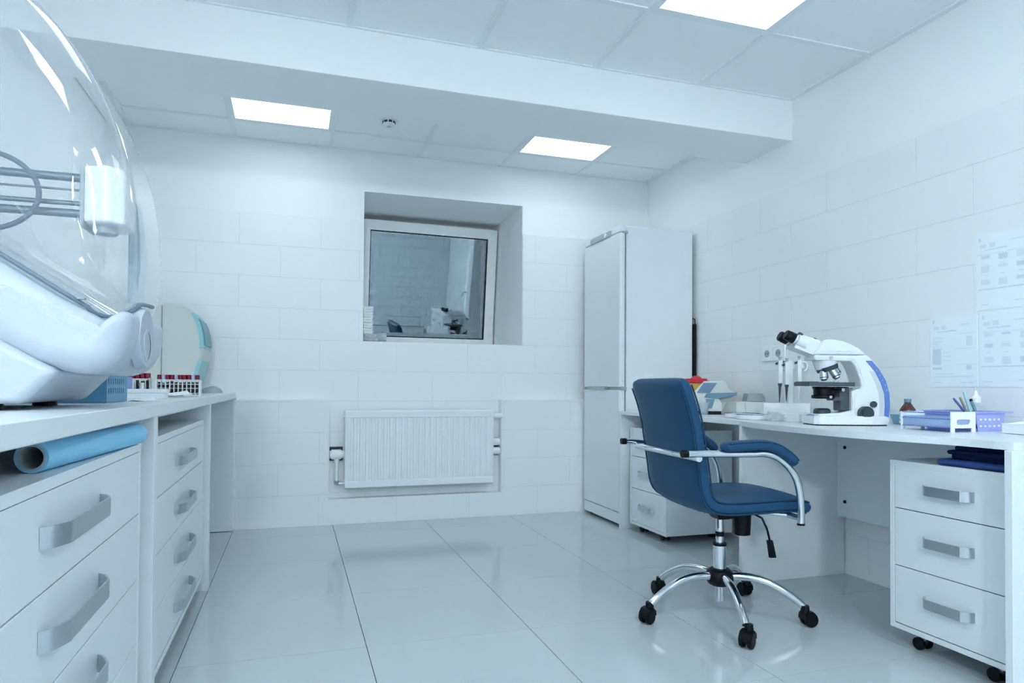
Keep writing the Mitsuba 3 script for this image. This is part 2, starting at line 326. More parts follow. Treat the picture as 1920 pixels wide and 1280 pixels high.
put("elbow", cat(cyl((.622, yp - .005, .262), (.622, yp - .005, .285), .016), cyl((.622, yp - .005, .268), (.64, -.005, .268), .014)), "satin_metal", t)
put("wall_sleeve", box(.578, .662, YB - .012, YB - .001, .41, .50), "gap_dark", t, smooth=False); put("wall_sleeve", box(1.68, 1.738, YB - .012, YB - .001, .42, .54), "gap_dark", t, smooth=False)

# ------------------------------------------------------------------ fridge
t = thing("fridge", "tall white two-door fridge freezer in the back right corner", "fridge")
fx, fy0, fy1 = 2.355, -.575, -.03
put("body", box(2.402, 2.905, fy0 + .006, fy1, .045, 1.955, .006), "fridge_white", t)
def door_poly(): return rect(.044, fy1 - fy0, .016, (fx + .022, (fy0 + fy1) / 2))
put("door", prism(door_poly(), "z", .905, 1.905), "fridge_white", t, label="upper fridge door"); put("door", prism(door_poly(), "z", .10, .885), "fridge_white", t, label="lower freezer door")
put("plinth", bprism(rect(.046, fy1 - fy0, .018, (fx + .025, (fy0 + fy1) / 2)), "z", .02, .094, .008), "fridge_white", t)
put("top_fascia", bprism(rect(.05, fy1 - fy0, .018, (fx + .028, (fy0 + fy1) / 2)), "z", 1.912, 1.958, .008), "fridge_white", t)
put("gasket", cat(box(fx + .044, fx + .048, fy0 + .004, fy1 - .004, .10, 1.905), box(fx + .008, fx + .04, fy0 + .01, fy1 - .01, .883, .907), box(fx + .01, fx + .04, fy0 + .01, fy1 - .01, .092, .102), box(fx + .01, fx + .04, fy0 + .008, fy1 - .01, 1.903, 1.914)), "plastic_grey", t, smooth=False, label="grey door seals")
put("handle", bprism(Polygon([(fx + .004, fy0 + .17), (fx - .014, fy0 + .19), (fx - .018, fy0 + .33), (fx - .014, fy0 + .44), (fx + .004, fy0 + .46)]), "z", .885, .908, .004), "steel_grey", t, label="grey grip strip between the doors")
put("control_strip", bprism(Polygon([(fx + .008, fy0 + .12), (fx - .006, fy0 + .13), (fx - .01, fy0 + .29), (fx - .006, fy0 + .43), (fx + .008, fy0 + .44)]), "z", 1.906, 1.945, .003), "steel_grey", t, label="grey control strip on top")
put("control_knob", cyl((fx - .012, fy0 + .19, 1.924), (fx - .002, fy0 + .19, 1.924), .013), "plastic_white", t)
put("hinge", box(fx + .01, fx + .05, fy0 - .004, fy0 + .02, .882, .908, .002), "plastic_grey", t); put("hinge", box(fx + .02, fx + .06, fy0 - .003, fy0 + .02, 1.902, 1.916, .002), "plastic_grey", t)
for yy in (fy0 + .05, fy1 - .05): put("foot", cyl((fx + .06, yy, 0), (fx + .06, yy, .05), .02), "plastic_black", t); put("foot", cyl((2.85, yy, 0), (2.85, yy, .05), .02), "plastic_black", t)
put("condenser", cat(box(2.906, 2.922, fy0 - .012, fy1 - .05, .25, 1.33, .003), *[tube([(2.914, fy0 - .006, 1.33), (2.914, fy0 - .004, 1.36), (2.914, fy0 + .02, 1.37), (2.914, fy0 + .05, 1.37)], .003)]), "plastic_black", t, label="black condenser grid at the back")

# ------------------------------------------------------------------ desks on the right
ZD = .75
def fitting(x, y, z, ax): return cyl((x, y, z), (x + ax[0] * .004, y + ax[1] * .004, z), .008, n=16)
t = thing("desk", "straight white desk between the fridge and the curved desk", "desk")
put("desktop", box(2.345, XR - .004, -1.79, -.586, ZD - .022, ZD, .0015), "laminate", t)
put("side_panel", box(2.348, XR - .006, -.612, -.588, 0, ZD - .022, .001), "laminate", t)
put("back_panel", box(XR - .05, XR - .032, -1.765, -.606, .30, ZD - .022, .001), "laminate", t)
t = thing("desk", "curved front white desk carrying the microscope, at the right edge", "desk")
crv = spline([(2.335, -1.791), (2.275, -1.98), (2.237, -2.29), (2.257, -2.59), (2.315, -2.80), (2.325, -2.96)], 40)
put("desktop", bprism(Polygon(crv.tolist() + [(2.332, -3.004), (2.342, -3.010), (XR - .004, -3.010), (XR - .004, -1.791)]), "z", ZD - .024, ZD, .002, 2), "laminate", t)
put("side_panel", box(2.33, XR - .006, -1.812, -1.791, 0, ZD - .024, .001), "laminate", t)
put("side_panel", box(2.318, XR - .006, -3.009, -2.987, 0, ZD - .024, .001), "laminate", t)
put("modesty_panel", box(XR - .05, XR - .032, -2.987, -1.812, .285, ZD - .024, .001), "laminate", t)
for z in (.62, .36): put("screw_cap", fitting(XR - .05, -1.86, z, (-1, 0)), "plastic_black", t)
for y in (-1.62, -2.5): put("screw_cap", cyl((2.40, y, ZD - .0285), (2.40, y, ZD - .023), .007, n=12), "satin_metal", t)

# ------------------------------------------------------------------ drawer units
def bow(length, out, thick):
    h = length / 2; u = np.linspace(-1, 1, 41); prof = out * np.clip((1 - np.abs(u)) / .30, 0, 1) ** .55
    a = np.c_[u * h, prof]; b = np.c_[u[::-1] * (h - thick * .7), np.maximum(prof[::-1] - thick, -.001)]
    return Polygon(np.vstack([a, b])).buffer(0)
def drawer_unit(label, X, y0, y1, z0, z1, depth, lines, side, hl, hh, hz=.5, group="drawer units on castors"):
    """side -1: fronts face -x (right desk), +1: fronts face +x (left counter). X is the front plane."""
    t = thing("drawer_unit", label, "drawer unit", group); s = side; w = .018
    bx = lambda a, b, ya, yb, za, zb, bev=.001: box(X - s * a, X - s * b, ya, yb, za, zb, bev)
    put("body", cat(bx(0, depth, y0, y1, z1 - .02, z1), bx(.0, depth, y0, y0 + w, z0, z1 - .02), bx(.0, depth, y1 - w, y1, z0, z1 - .02), bx(0, depth, y0 + w, y1 - w, z0, z0 + .018), bx(depth - .01, depth, y0 + w, y1 - w, z0, z1 - .02)), "laminate", t)
    put("inner_shadow_gap", bx(.03, .034, y0 + w, y1 - w, z0 + .018, z1 - .02, 0), "gap_dark", t, smooth=False, label="dark sheet standing for the shade between drawer fronts")  # dark sheet paints the shade behind the drawer fronts
    for a, b in zip(lines[1:], lines[:-1]):
        d = put("drawer", cat(bx(.0005, .018, y0 + w + .002, y1 - w - .002, a + .0015, b - .0015, .0008), bx(.018, depth - .05, y0 + .05, y1 - .05, a + .02, b - .03, 0)), "laminate", t)
        zc = a + (b - a) * hz; p = bow(hl, .03, .0035); m = prism(p, "z", zc - hh / 2, zc + hh / 2)       # x: along, y: out
        v = m.vertices.copy(); m.vertices = np.c_[X + s * v[:, 1], (y0 + y1) / 2 + v[:, 0], v[:, 2]]
        if m.volume < 0: m.invert()
        put("handle", m, "satin_metal", d, label="satin metal bow handle")
    for yy in (y0 + .09, y1 - .09):
        for dx in (.06, depth - .06):
            x = X - s * dx
            c = put("castor", cat(box(x - .016, x + .016, yy - .016, yy + .016, z0 - .006, z0 - .001), cyl((x, yy, z0 - .02), (x, yy, z0 - .004), .008), hull([(x - .013, yy - .012, z0 - .018), (x + .013, yy - .012, z0 - .018), (x - .013, yy + .012, z0 - .018), (x + .013, yy + .012, z0 - .018), (x - .013, yy + .022, .022), (x + .013, yy + .022, .022), (x - .013, yy + .008, .016), (x + .013, yy + .008, .016)])), "satin_metal", t)
            put("wheel", cyl((x - .022, yy + .014, .021), (x - .011, yy + .014, .021), .021), "plastic_black", c); put("wheel", cyl((x + .011, yy + .014, .021), (x + .022, yy + .014, .021), .021), "plastic_black", c)
    return t
LN = [.634, .484, .283, .082]
drawer_unit("white three-drawer unit under the curved desk, below the folded navy cloth", 2.385, -2.982, -2.547, .062, .651, .45, LN, -1, .172, .032, .53)
drawer_unit("white three-drawer unit under the straight desk beside the fridge, behind the chair", 2.395, -1.062, -.645, .045, .650, .45, [.632, .472, .272, .063], -1, .172, .03, .5)
L1 = [.733, .577, .415, .255, .095]
drawer_unit("wide white four-drawer unit nearest the camera, under the blue paper roll", -.018, -3.56, -2.505, .07, .753, .5, L1, 1, .33, .035, .56)
drawer_unit("wide white four-drawer unit under the far end of the left counter, below an empty gap", -.018, -2.365, -1.295, .07, .753, .5, L1, 1, .33, .032, .47)

# ------------------------------------------------------------------ left counter
ZL = .852
t = thing("counter", "long white worktop on panels along the left wall", "counter")
put("worktop", box(XL + .005, .004, -3.62, YB - .002, ZL - .036, ZL, .002), "laminate", t)
put("divider_panel", box(-.55, .0, -2.44, -2.395, 0, ZL - .036, .001), "laminate", t); put("divider_panel", box(-.55, .0, -1.245, -1.20, 0, ZL - .036, .001), "laminate", t); put("divider_panel", box(-.55, 0, -3.615, -3.58, 0, ZL - .036, .001), "laminate", t)
put("end_panel", box(XL + .02, -.004, -.03, -.008, .004, ZL - .036, .001), "laminate", t)
put("back_panel", box(XL + .006, XL + .02, -3.58, -.03, .05, ZL - .036), "laminate", t, smooth=False)
put("under_rail", box(-.09, -.05, -2.39, -1.25, ZL - .052, ZL - .037, .001), "laminate", t)

# ------------------------------------------------------------------ office chair
t = thing("office_chair", "blue leather office chair with chrome arms and five-star base, turned to the desk", "chair")
POSE[0] = M(-5.3, (1.972, -2.138, 0))
path = spline([(-.272, .936), (-.252, .885), (-.222, .79), (-.203, .68), (-.187, .575), (-.176, .512), (-.156, .480), (-.12, .465), (-.04, .461), (.06, .464), (.15, .467), (.215, .462), (.264, .440)], 90)
def shell(i0, i1, wmul=1.0):
    p = path[i0:i1]; tg = np.gradient(path, axis=0)[i0:i1]; tg /= np.linalg.norm(tg, axis=1, keepdims=True); nr = np.c_[-tg[:, 1], tg[:, 0]]
    s = np.linspace(0, 1, len(path))[i0:i1]; rings = []
    for k in range(len(p)):
        w, h = .219, .027
        for e, L in ((s[k], .055), (1 - s[k], .07)):
            if e < L: q = 1 - e / L; c = math.sqrt(max(0, 1 - q ** 2.6)); w -= .05 * (1 - c) + .0; h *= max(.16, math.sqrt(max(0, 1 - q ** 3)))
        th = np.linspace(0, 2 * PI, 64, endpoint=False); c_, s_ = np.cos(th), np.sin(th)
        yy = w * np.sign(c_) * np.abs(c_) ** .35; nn = h * np.sign(s_) * np.abs(s_) ** .55
        pad = .010 * (1 - (np.abs(yy) / w) ** 2.2) * (h / .027); nn = nn + np.sign(s_) * pad * np.minimum(1, np.abs(s_) * 3)
        rings.append(np.c_[p[k, 0] + nr[k, 0] * nn, yy, p[k, 1] + nr[k, 1] * nn])
    return loft(rings)
SB = 44
put("backrest", shell(0, SB + 1), "leather", t, smooth=60); put("seat", shell(SB, 90), "leather", t, smooth=60)
tg = np.gradient(path, axis=0); tg /= np.linalg.norm(tg, axis=1, keepdims=True); nr = np.c_[-tg[:, 1], tg[:, 0]]
for sgn in (-1, 1):
    for off in (-.021, .021):
        q = path + nr * off; seg = q[4:86]
        put("piping", tube(np.c_[seg[:, 0], np.full(len(seg), sgn * .2145), seg[:, 1]], .0034, 8), "leather_dark", t, smooth=60)
put("top_seam", tube([(path[3][0] - .012, y, path[3][1] + .012) for y in np.linspace(-.19, .19, 20)], .004, 8), "leather_dark", t, smooth=60)
zb = .653
put("back_bar", cat(tube([(-.236 - .004 * (1 - (y / .25) ** 2), y, zb) for y in np.linspace(-.262, .262, 20)], .0125, 12), *[cyl((-.25, y, zb), (-.254, y, zb), .005) for y in (-.09, .09)]), "chrome", t, smooth=50)
arm = np.vstack([[(-.285, .671), (-.15, .669)], spline([(-.02, .667), (.03, .666), (.075, .650), (.113, .620), (.143, .580), (.159, .53), (.165, .47), (.165, .412)], 26)])
for sgn in (-1, 1):
    y = sgn * .268
    a = put("arm", tube(np.c_[arm[:, 0], np.full(len(arm), y), arm[:, 1]], .0125, 14), "chrome", t, smooth=50)
    put("end_cap", cyl((-.306, y, .671), (-.284, y, .671), .0132), "plastic_black", a); put("end_cap", cyl((.165, y, .406), (.165, y, .413), .0135), "plastic_black", a)
    pc = spline([(-.155, .690), (-.10, .696), (-.03, .699), (.03, .696), (.08, .676), (.118, .647), (.138, .622)], 30); ptg = np.gradient(pc, axis=0); ptg /= np.linalg.norm(ptg, axis=1, keepdims=True); rings = []
    for k in range(30):
        e = min(k, 29 - k) / 29; c = math.sqrt(1 - max(0, 1 - e / .12) ** 2 * .96) if e < .12 else 1
        th = np.linspace(0, 2 * PI, 28, endpoint=False); yy = .030 * c * np.sign(np.cos(th)) * np.abs(np.cos(th)) ** .6; nn = .0185 * c * np.sign(np.sin(th)) * np.abs(np.sin(th)) ** .7
        rings.append(np.c_[pc[k, 0] - ptg[k, 1] * nn, y + yy, pc[k, 1] + ptg[k, 0] * nn])
    p = put("armrest", loft(rings), "leather", t, smooth=60)
    put("piping", tube(np.c_[pc[2:28, 0] - ptg[2:28, 1] * .012, np.full(26, y - sgn * -.0275), pc[2:28, 1] + ptg[2:28, 0] * .012], .0025, 6), "leather_dark", p, smooth=60)
put("seat_rail", cat(cyl((.165, -.268, .43), (.165, .268, .43), .011), cyl((.165, -.20, .43), (.04, -.10, .435), .009), cyl((.165, .20, .43), (.04, .10, .435), .009)), "chrome", t, smooth=50)
put("tilt_mechanism", cat(box(-.07, .14, -.085, .085, .425, .441, .004), hull([(-.05, -.05, .43), (.12, -.05, .43), (-.05, .05, .43), (.12, .05, .43), (-.02, -.03, .385), (.02, -.03, .385), (-.02, .03, .385), (.02, .03, .385), (.12, -.03, .40), (.12, .03, .40)])), "plastic_black", t)
put("tension_knob", cat(cyl((.098, 0, .40), (.098, 0, .318), .036, .032), cyl((.098, 0, .322), (.098, 0, .316), .028)), "plastic_black", t)
lv = put("lever", tube([(.08, -.06, .425), (.12, -.10, .40), (.138, -.105, .36), (.152, -.105, .31)], .004, 8), "plastic_black", t); put("paddle", hull([p + np.array(o) for p, w in ((np.array((.150, -.105, .315)), .010), (np.array((.163, -.105, .248)), .013)) for o in ((-w, -.006, 0), (w, -.006, 0), (-w, .006, 0), (w, .006, 0))]), "plastic_black", lv)
put("gas_piston", lathe([(0, .27), (.0145, .27), (.0145, .30), (.0155, .302), (.0155, .31), (.0145, .312), (.0145, .335), (.016, .337), (.016, .345), (.0145, .347), (.0145, .395), (0, .395)], n=28), "chrome", t, smooth=40)
put("piston_collar", cat(lathe([(0, .278), (.0262, .278), (.0262, .288), (0, .288)], n=28), lathe([(.0150, .315), (.0170, .315), (.0170, .333), (.0150, .333)], n=24)), "plastic_black", t, smooth=40)
put("column", lathe([(0, .06), (.0195, .06), (.0205, .064), (.0205, .13), (.0255, .135), (.0255, .280), (0, .281)], n=36), "chrome", t, smooth=40)
put("hub", lathe([(.0, .120), (.030, .120), (.045, .128), (.054, .145), (.055, .160), (.048, .178), (.034, .188), (0, .190)], n=40), "plastic_black", t, smooth=50)
for k in range(5):
    a = math.radians(184 + 72 * k); d = np.array([math.cos(a), math.sin(a)])
    prof = spline([(.042, .158), (.10, .163), (.165, .153), (.225, .127), (.275, .095), (.302, .072)], 24)
    lg = put("base_leg", tube([(r * d[0], r * d[1], z) for r, z in prof], np.linspace(.0165, .0135, 24), 14), "chrome", t, smooth=50)
    cx, cy = d * .318; b = math.degrees(a) + (25, -40, 30, 60, -20)[k]; mm = M(b, (cx, cy, 0))
    c = put("castor", move(cat(bprism(Polygon([(-.027, .028), (-.024, .048), (-.010, .060), (.010, .058), (.024, .044), (.029, .026), (.020, .030), (0, .034), (-.015, .034)]), "y", -.024, .024, .004, 3), cyl((-.012, 0, .05), (-.012, 0, .078), .0165, .0145), cyl((0, -.022, .026), (0, .022, .026), .008)), mm), "plastic_black", lg, smooth=40)
    put("wheel", move(bprism(Point(0.004, .0265).buffer(.0262, quad_segs=10), "y", .006, .023, .005, 3), mm), "rubber_black", lg, smooth=40)
    put("wheel", move(bprism(Point(0.004, .0265).buffer(.0262, quad_segs=10), "y", -.023, -.006, .005, 3), mm), "rubber_black", lg, smooth=40)
POSE[0] = None

# ------------------------------------------------------------------ microscope (local: x along its length, z up)
t = thing("microscope", "white binocular microscope with blue side stripe standing on the curved desk", "microscope")
POSE[0] = M(-18, (2.514, -2.155, ZD))
zs = lambda pts: [(x, z - .75) for x, z in pts]
body = zs([(-.099, .753), (-.100, .776), (-.076, .797), (.005, .801), (.056, .812), (.056, .893), (.092, .903), (.096, .913), (.09, .943), (.077, .981), (.066, 1.003), (.054, 1.016), (-.095, 1.020), (-.098, 1.041), (.122, 1.041), (.145, 1.019), (.167, .989), (.190, .944), (.207, .883), (.214, .826), (.212, .77), (.205, .752)])
put("body", bprism(Polygon(body).buffer(-.006).buffer(.006), "y", -.052, .052, .010, 4), "microscope_white", t, smooth=50)
put("base", bprism(Polygon([(-.10, -.055), (-.085, -.07), (.12, -.085), (.19, -.07), (.205, -.04), (.205, .04), (.19, .07), (.12, .085), (-.085, .07), (-.10, .055)]).buffer(.004), "z", .003, .040, .010, 4), "microscope_white", t, smooth=50)
put("base_sole", prism(Polygon([(-.094, -.055), (-.08, -.066), (.12, -.081), (.19, -.066), (.19, .066), (.12, .081), (-.08, .066), (-.094, .055)]), "z", 0, .004), "rubber_black", t)
put("head", bprism(Polygon(zs([(-.098, 1.043), (-.078, 1.072), (-.056, 1.101), (-.048, 1.106), (-.013, 1.106), (.024, 1.100), (.058, 1.087), (.092, 1.068), (.120, 1.043)])), "y", -.05, .05, .014, 4), "microscope_white", t, smooth=50)
nosec = put("nosepiece", hull(np.vstack([np.c_[-.030 + .052 * np.cos(np.linspace(0, 2 * PI, 24)), .045 * np.sin(np.linspace(0, 2 * PI, 24)), np.full(24, .269)], np.c_[-.024 + .042 * np.cos(np.linspace(0, 2 * PI, 24)), .040 * np.sin(np.linspace(0, 2 * PI, 24)), .243 + .36 * .042 * np.cos(np.linspace(0, 2 * PI, 24))]])), "microscope_white", t)
td = np.array([.36, 0, -1.0]) / math.hypot(.36, 1); c0 = np.array([-.023, 0, .243])
put("turret_ring", cyl(c0 - np.array([-td[2], 0, td[0]]) * 0 + td * -.004, c0 + td * .014, .044, .042), "dark_plastic", t)
for (a, b, yy) in (((-.044, .226), (-.044, .188), -.014), ((-.013, .232), (.006, .196), -.022), ((.006, .243), (.029, .213), .004), ((-.022, .228), (-.012, .196), .026)):
    a3, b3 = np.array((a[0], yy, a[1])), np.array((b[0], yy * 1.4, b[1])); dd = b3 - a3
    o = put("objective", cat(cyl(a3 - dd * .1, a3 + dd * .95, .0145), cyl(a3 + dd * .93, a3 + dd * 1.08, .0145, .009)), "satin_metal", t); put("colour_ring", cyl(a3 + dd * .72, a3 + dd * .80, .0148), "dark_plastic", o)
put("stage", cat(box(-.13, .056, -.075, .07, .162, .178, .001), box(-.135, -.085, -.06, .05, .165, .181, .001)), "charcoal", t); put("slide_clip", cat(cyl((-.004, -.03, .178), (-.004, -.03, .186), .004), cyl((.014, -.03, .178), (.014, -.03, .186), .004), box(-.06, .02, -.005, .01, .178, .1815)), "satin_metal", t)
cd = put("condenser", cat(lathe([(0, .110), (.044, .110), (.046, .116), (.044, .124), (.038, .126), (.038, .150), (.042, .152), (.042, .160), (0, .161)], (-.038, 0, 0), 30), box(-.03, .02, -.03, .03, .112, .150, .004)), "plastic_black", t); put("knob", cyl((-.03, -.05, .117), (-.03, -.03, .117), .006), "satin_metal", cd); put("knob", cyl((.018, -.055, .147), (.018, -.03, .147), .007), "satin_metal", cd)
put("stage_bracket", cat(box(.018, .056, -.030, .03, .06, .160, .003), hull([(-.01, -.03, .102), (.03, -.03, .102), (-.01, .03, .102), (.03, .03, .102), (.02, -.03, .14), (.02, .03, .14), (-.01, -.03, .118), (-.01, .03, .118)]), box(.05, .075, -.02, .02, .150, .154)), "charcoal", t)
put("lamp_housing", lathe([(0, .04), (.033, .04), (.033, .062), (.027, .068), (.024, .069), (.024, .066), (0, .066)], (-.043, 0, 0), 36), "dark_plastic", t)
for yy, s_ in ((-.053, -1), (.053, 1)):
    put("focus_knob", cat(cyl((.105, yy, .051), (.105, yy + s_ * .022, .051), .029), cyl((.105, yy + s_ * .02, .051), (.105, yy + s_ * .028, .051), .020)), "dark_plastic", t); put("brightness_dial", cyl((.141, yy, .088), (.141, yy + s_ * .008, .088), .013), "dark_plastic", t)
put("side_cover", prism(rect(.066, .016, .004, (-.02, .020)), "y", -.0745, -.0705), "microscope_white", t)
stripe = zs([(.111, 1.018), (.137, 1.018), (.167, .981), (.194, .936), (.208, .883), (.2105, .834), (.206, .788), (.195, .757), (.174, .757), (.186, .788), (.189, .834), (.186, .883), (.171, .928), (.148, .974)])
stp = put("stripe", cat(prism(stripe, "y", -.0535, -.0505), prism(stripe, "y", .0505, .0535)), "stripe_blue", t, label="blue curved side stripe"); put("mark", cat(*[cyl((x, -.0545, z - .75), (x, -.0534, z - .75), .0018, n=8) for x, z in ((.156, .978), (.169, .958), (.180, .938), (.190, .918), (.196, .897))]), "plastic_white", stp)
inner = [(x - .021, z) for x, z in zs([(.174, .752), (.186, .788), (.189, .834), (.186, .883), (.171, .928), (.148, .974)])]; edge = zs([(.174, .752), (.186, .788), (.189, .834), (.186, .883), (.171, .928), (.148, .974)])
put("side_band", cat(prism(inner + edge[::-1], "y", -.0528, -.051), prism(inner + edge[::-1], "y", .051, .0528)), "band_grey", t, label="pale grey band beside the blue stripe")
put("clamp_screw", cyl((-.030, -.056, .280), (-.030, -.05, .280), .007), "satin_metal", t); put("front_badge", move(box(-.010, .010, -.03, .03, -.001, .001), M(-45, (-.0955, 0, .036), (0, 1, 0))), "stripe_blue", t)
eye_d = np.array([-.148, 0, .072]); eye_d /= np.linalg.norm(eye_d); e0 = np.array([-.080, 0, .318])
put("binocular_head", cat(hull([p + np.array([0, yy, 0]) for yy in (-.042, .042) for p in (np.array((-.072, 0, .352)), np.array((-.100, 0, .292)), np.array((-.140, 0, .374)), np.array((-.178, 0, .322)))] + [np.array((-.075, yy, .34)) for yy in (-.05, .05)]), cyl(e0 + eye_d * -.02, e0 + eye_d * .01, .042)), "microscope_white", t)
for yy in (-.031, .031):
    b0 = np.array([-.150, yy, .348]); tb = put("eyepiece_tube", cat(cyl(b0 - eye_d * .03, b0 + eye_d * .014, .0255), cyl(b0, b0 + eye_d * .03, .019)), "microscope_white", t)
    ec = b0 + eye_d * .026; put("eyecup", cat(cyl(ec, ec + eye_d * .022, .0225), cyl(ec + eye_d * .022, ec + eye_d * .040, .0225, .0185), cyl(ec + eye_d * .030, ec + eye_d * .036, .0215)), "plastic_black", tb)
    put("scale_ring", cyl(b0 + eye_d * .012, b0 + eye_d * .016, .0205), "plastic_grey", tb)
put("hinge_knob", cat(cyl((-.142, -.01, .372), (-.134, -.01, .382), .011), cyl((-.085, -.02, .352), (-.079, -.02, .360), .008)), "dark_plastic", t)
put("cable", tube(spline([(.205, .03, .10), (.225, .04, .09), (.24, .05, .06), (.25, .06, .02), (.26, .10, .004)], 16), .003, 8), "plastic_black", t)
POSE[0] = None

# ------------------------------------------------------------------ large analyser with the clear lid (front faces +x)
t = thing("analyser", "large white analyser with a bulging clear lid on the left counter", "analyser")
AY0, AY1 = -2.975, -2.555
def offs(poly, d):
    p = np.asarray(poly, float); a = np.roll(p, 1, 0); b = np.roll(p, -1, 0); tg_ = b - a; tg_ /= np.linalg.norm(tg_, axis=1, keepdims=True)
    s = 1 if Polygon(p).exterior.is_ccw else -1
    return p + s * d * np.c_[-tg_[:, 1], tg_[:, 0]]
def dense(pts, n):
    p = np.asarray(pts, float); s = np.r_[0, np.cumsum(np.linalg.norm(np.diff(p, axis=0), axis=1))]; q = np.linspace(0, s[-1], n)
    return np.c_[np.interp(q, s, p[:, 0]), np.interp(q, s, p[:, 1])]
def pillow(poly, y0, y1, r, skel, n=8, flat=10):
    """rings of the profile along y, drawn in towards the profile's skeleton segment near both ends"""
    p = np.asarray(poly, float); a, b = np.asarray(skel, float); ab = b - a
    q = a + np.clip(((p - a) @ ab) / (ab @ ab), 0, 1)[:, None] * ab; d = q - p; L = np.linalg.norm(d, axis=1, keepdims=True)
    ts = [(y0 + r * (1 - math.cos(k / n * PI / 2)), r * (1 - math.sin(k / n * PI / 2))) for k in range(n)] + [(y, 0) for y in np.linspace(y0 + r, y1 - r, flat)] + [(y1 - r * (1 - math.cos(k / n * PI / 2)), r * (1 - math.sin(k / n * PI / 2))) for k in range(n - 1, -1, -1)]
    rings = []
    for y, o in ts:
        v = p + d / np.maximum(L, 1e-6) * np.minimum(o, L * .85); rings.append(np.c_[v[:, 0], np.full(len(v), y), v[:, 1]])
    return rings
def closed(pts, n): return dense(list(pts) + [pts[0]], n)[:-1]
lower = [(-.128, .8655), (-.116, .872), (-.070, .920), (-.070, .928)] + [(-.10, .945), (-.17, .988), (-.24, 1.040), (-.33, 1.11), (-.46, 1.20), (-.60, 1.28), (-.66, 1.20), (-.66, .90), (-.62, .866), (-.35, .860), (-.19, .863)]
put("lower_housing", loft(pillow(closed(lower, 140), AY0, AY1 - .02, .022, ((-.5, 1.0), (-.24, .92)))), "machine_white", t, smooth=50)
upper = spline([(-.06, .924), (-.015, .922), (.020, .940), (.040, .980), (.046, 1.02), (.040, 1.045), (.022, 1.040), (.000, 1.024)], 30).tolist() + [(-.10, 1.088), (-.21, 1.160), (-.36, 1.256), (-.50, 1.345), (-.62, 1.40), (-.65, 1.36), (-.64, 1.27), (-.46, 1.185), (-.33, 1.092), (-.24, 1.022), (-.17, .968), (-.11, .934)]
put("upper_housing", loft(pillow(closed(upper, 150), AY0 + .006, AY1 - .006, .05, ((-.5, 1.27), (-.02, .985)))), "machine_white", t, smooth=60)
fr = [(-2.79 + .078 * math.cos(a), 1.000 + .068 * math.sin(a)) for a in np.linspace(0, 2 * PI, 40, endpoint=False)]
put("front_boss", hull(np.vstack([[(.030, y, z) for y, z in fr], [(.0475, -2.79 + .9 * (y + 2.79), 1.0 + .9 * (z - 1.0)) for y, z in fr]])), "machine_shade", t, smooth=50)
put("emblem", move(lathe([(.030, 0), (.036, 0), (.036, .0012), (.030, .0012)], n=40), M(90, (.0474, -2.79, .985), (0, 1, 0))), "machine_white", t)
rim = [(-.60, 1.41), (-.50, 1.352), (-.36, 1.264), (-.21, 1.168), (-.10, 1.096), (.0, 1.030)]
lidp = [(.008, 1.034), (.030, 1.060)] + spline([(.036, 1.075), (.046, 1.13), (.047, 1.19), (.038, 1.29), (.018, 1.38), (-.03, 1.50), (-.11, 1.62), (-.22, 1.715), (-.36, 1.775), (-.50, 1.79), (-.60, 1.76)], 60).tolist() + [(-.64, 1.70), (-.645, 1.50)] + rim
put("lid", loft(pillow(closed(lidp, 170), AY0 + .006, AY1 - .006, .10, ((-.45, 1.52), (-.12, 1.24)), 12)), "acrylic", t, smooth=60, label="clear curved lid")
side = [(x, AY0 + .030 + .03 * max(0, x + .06) / .06, z) for x, z in dense(rim[:-1] + [(-.03, 1.050)], 30)]
corner = spline([side[-1], (-.012, -2.905, 1.036), (.012, -2.875, 1.040), (.028, -2.85, 1.052), (.035, -2.82, 1.066), (.038, -2.78, 1.074), (.040, -2.70, 1.078)], 20)
put("lid_seal", tube(np.vstack([side[:-1], corner]), .0042, 8), "seal_grey", t, smooth=60, label="dark seal under the lid"); put("lid_seal", tube(np.array([(x, AY1 - .03, z - .004) for x, z in dense(rim, 40)]), .003, 8), "plastic_grey", t, smooth=60)
yr = -2.80
for z, r, m_ in ((1.332, .0085, "rod_steel"), (1.306, .0022, "rod_steel"), (1.278, .005, "rod_steel"), (1.257, .0085, "rod_steel")): put("guide_rod", cyl((-.60, yr, z), (-.055, yr, z), r), m_, t)
put("probe_block", bprism(Polygon([(-.062, yr - .035), (-.02, yr - .055), (.004, yr - .03), (.006, yr + .05), (-.03, yr + .075), (-.062, yr + .04)]).buffer(-.008).buffer(.014), "z", 1.232, 1.348, .006, 3), "plastic_white", t); put("probe", cat(cyl((-.03, yr - .01, 1.215), (-.03, yr - .01, 1.24), .022)), "plastic_grey", t)
put("block_plate", box(-.069, -.062, yr - .048, yr + .04, 1.222, 1.345, .002), "plastic_grey", t)
cab = [(-.245 + .100 * math.cos(a), yr - .03, 1.285 + .078 * math.sin(a)) for a in np.linspace(2.4, -2.4, 44)]
put("cable", tube(cab, .0050, 10), "cable_blue", t, smooth=60)
put("reagent_panel", bprism(Polygon([(-.02, 1.09), (.010, 1.085), (.020, 1.20), (.005, 1.315), (-.02, 1.33)]), "y", AY1 - .11, AY1 - .10, .003, 2), "steel_pale", t); put("sample_slot", box(-.045, -.030, -2.945, -2.935, 1.062, 1.066, .001), "plastic_grey", t)  # plate in place of the grey-blue patch seen in the lid
put("inner_deck", prism(Polygon([(-.60, 1.38), (-.36, 1.235), (-.10, 1.07), (-.03, 1.025), (-.05, 1.0), (-.5, 1.2), (-.62, 1.30)]), "y", AY0 + .06, AY1 - .06), "machine_white", t)
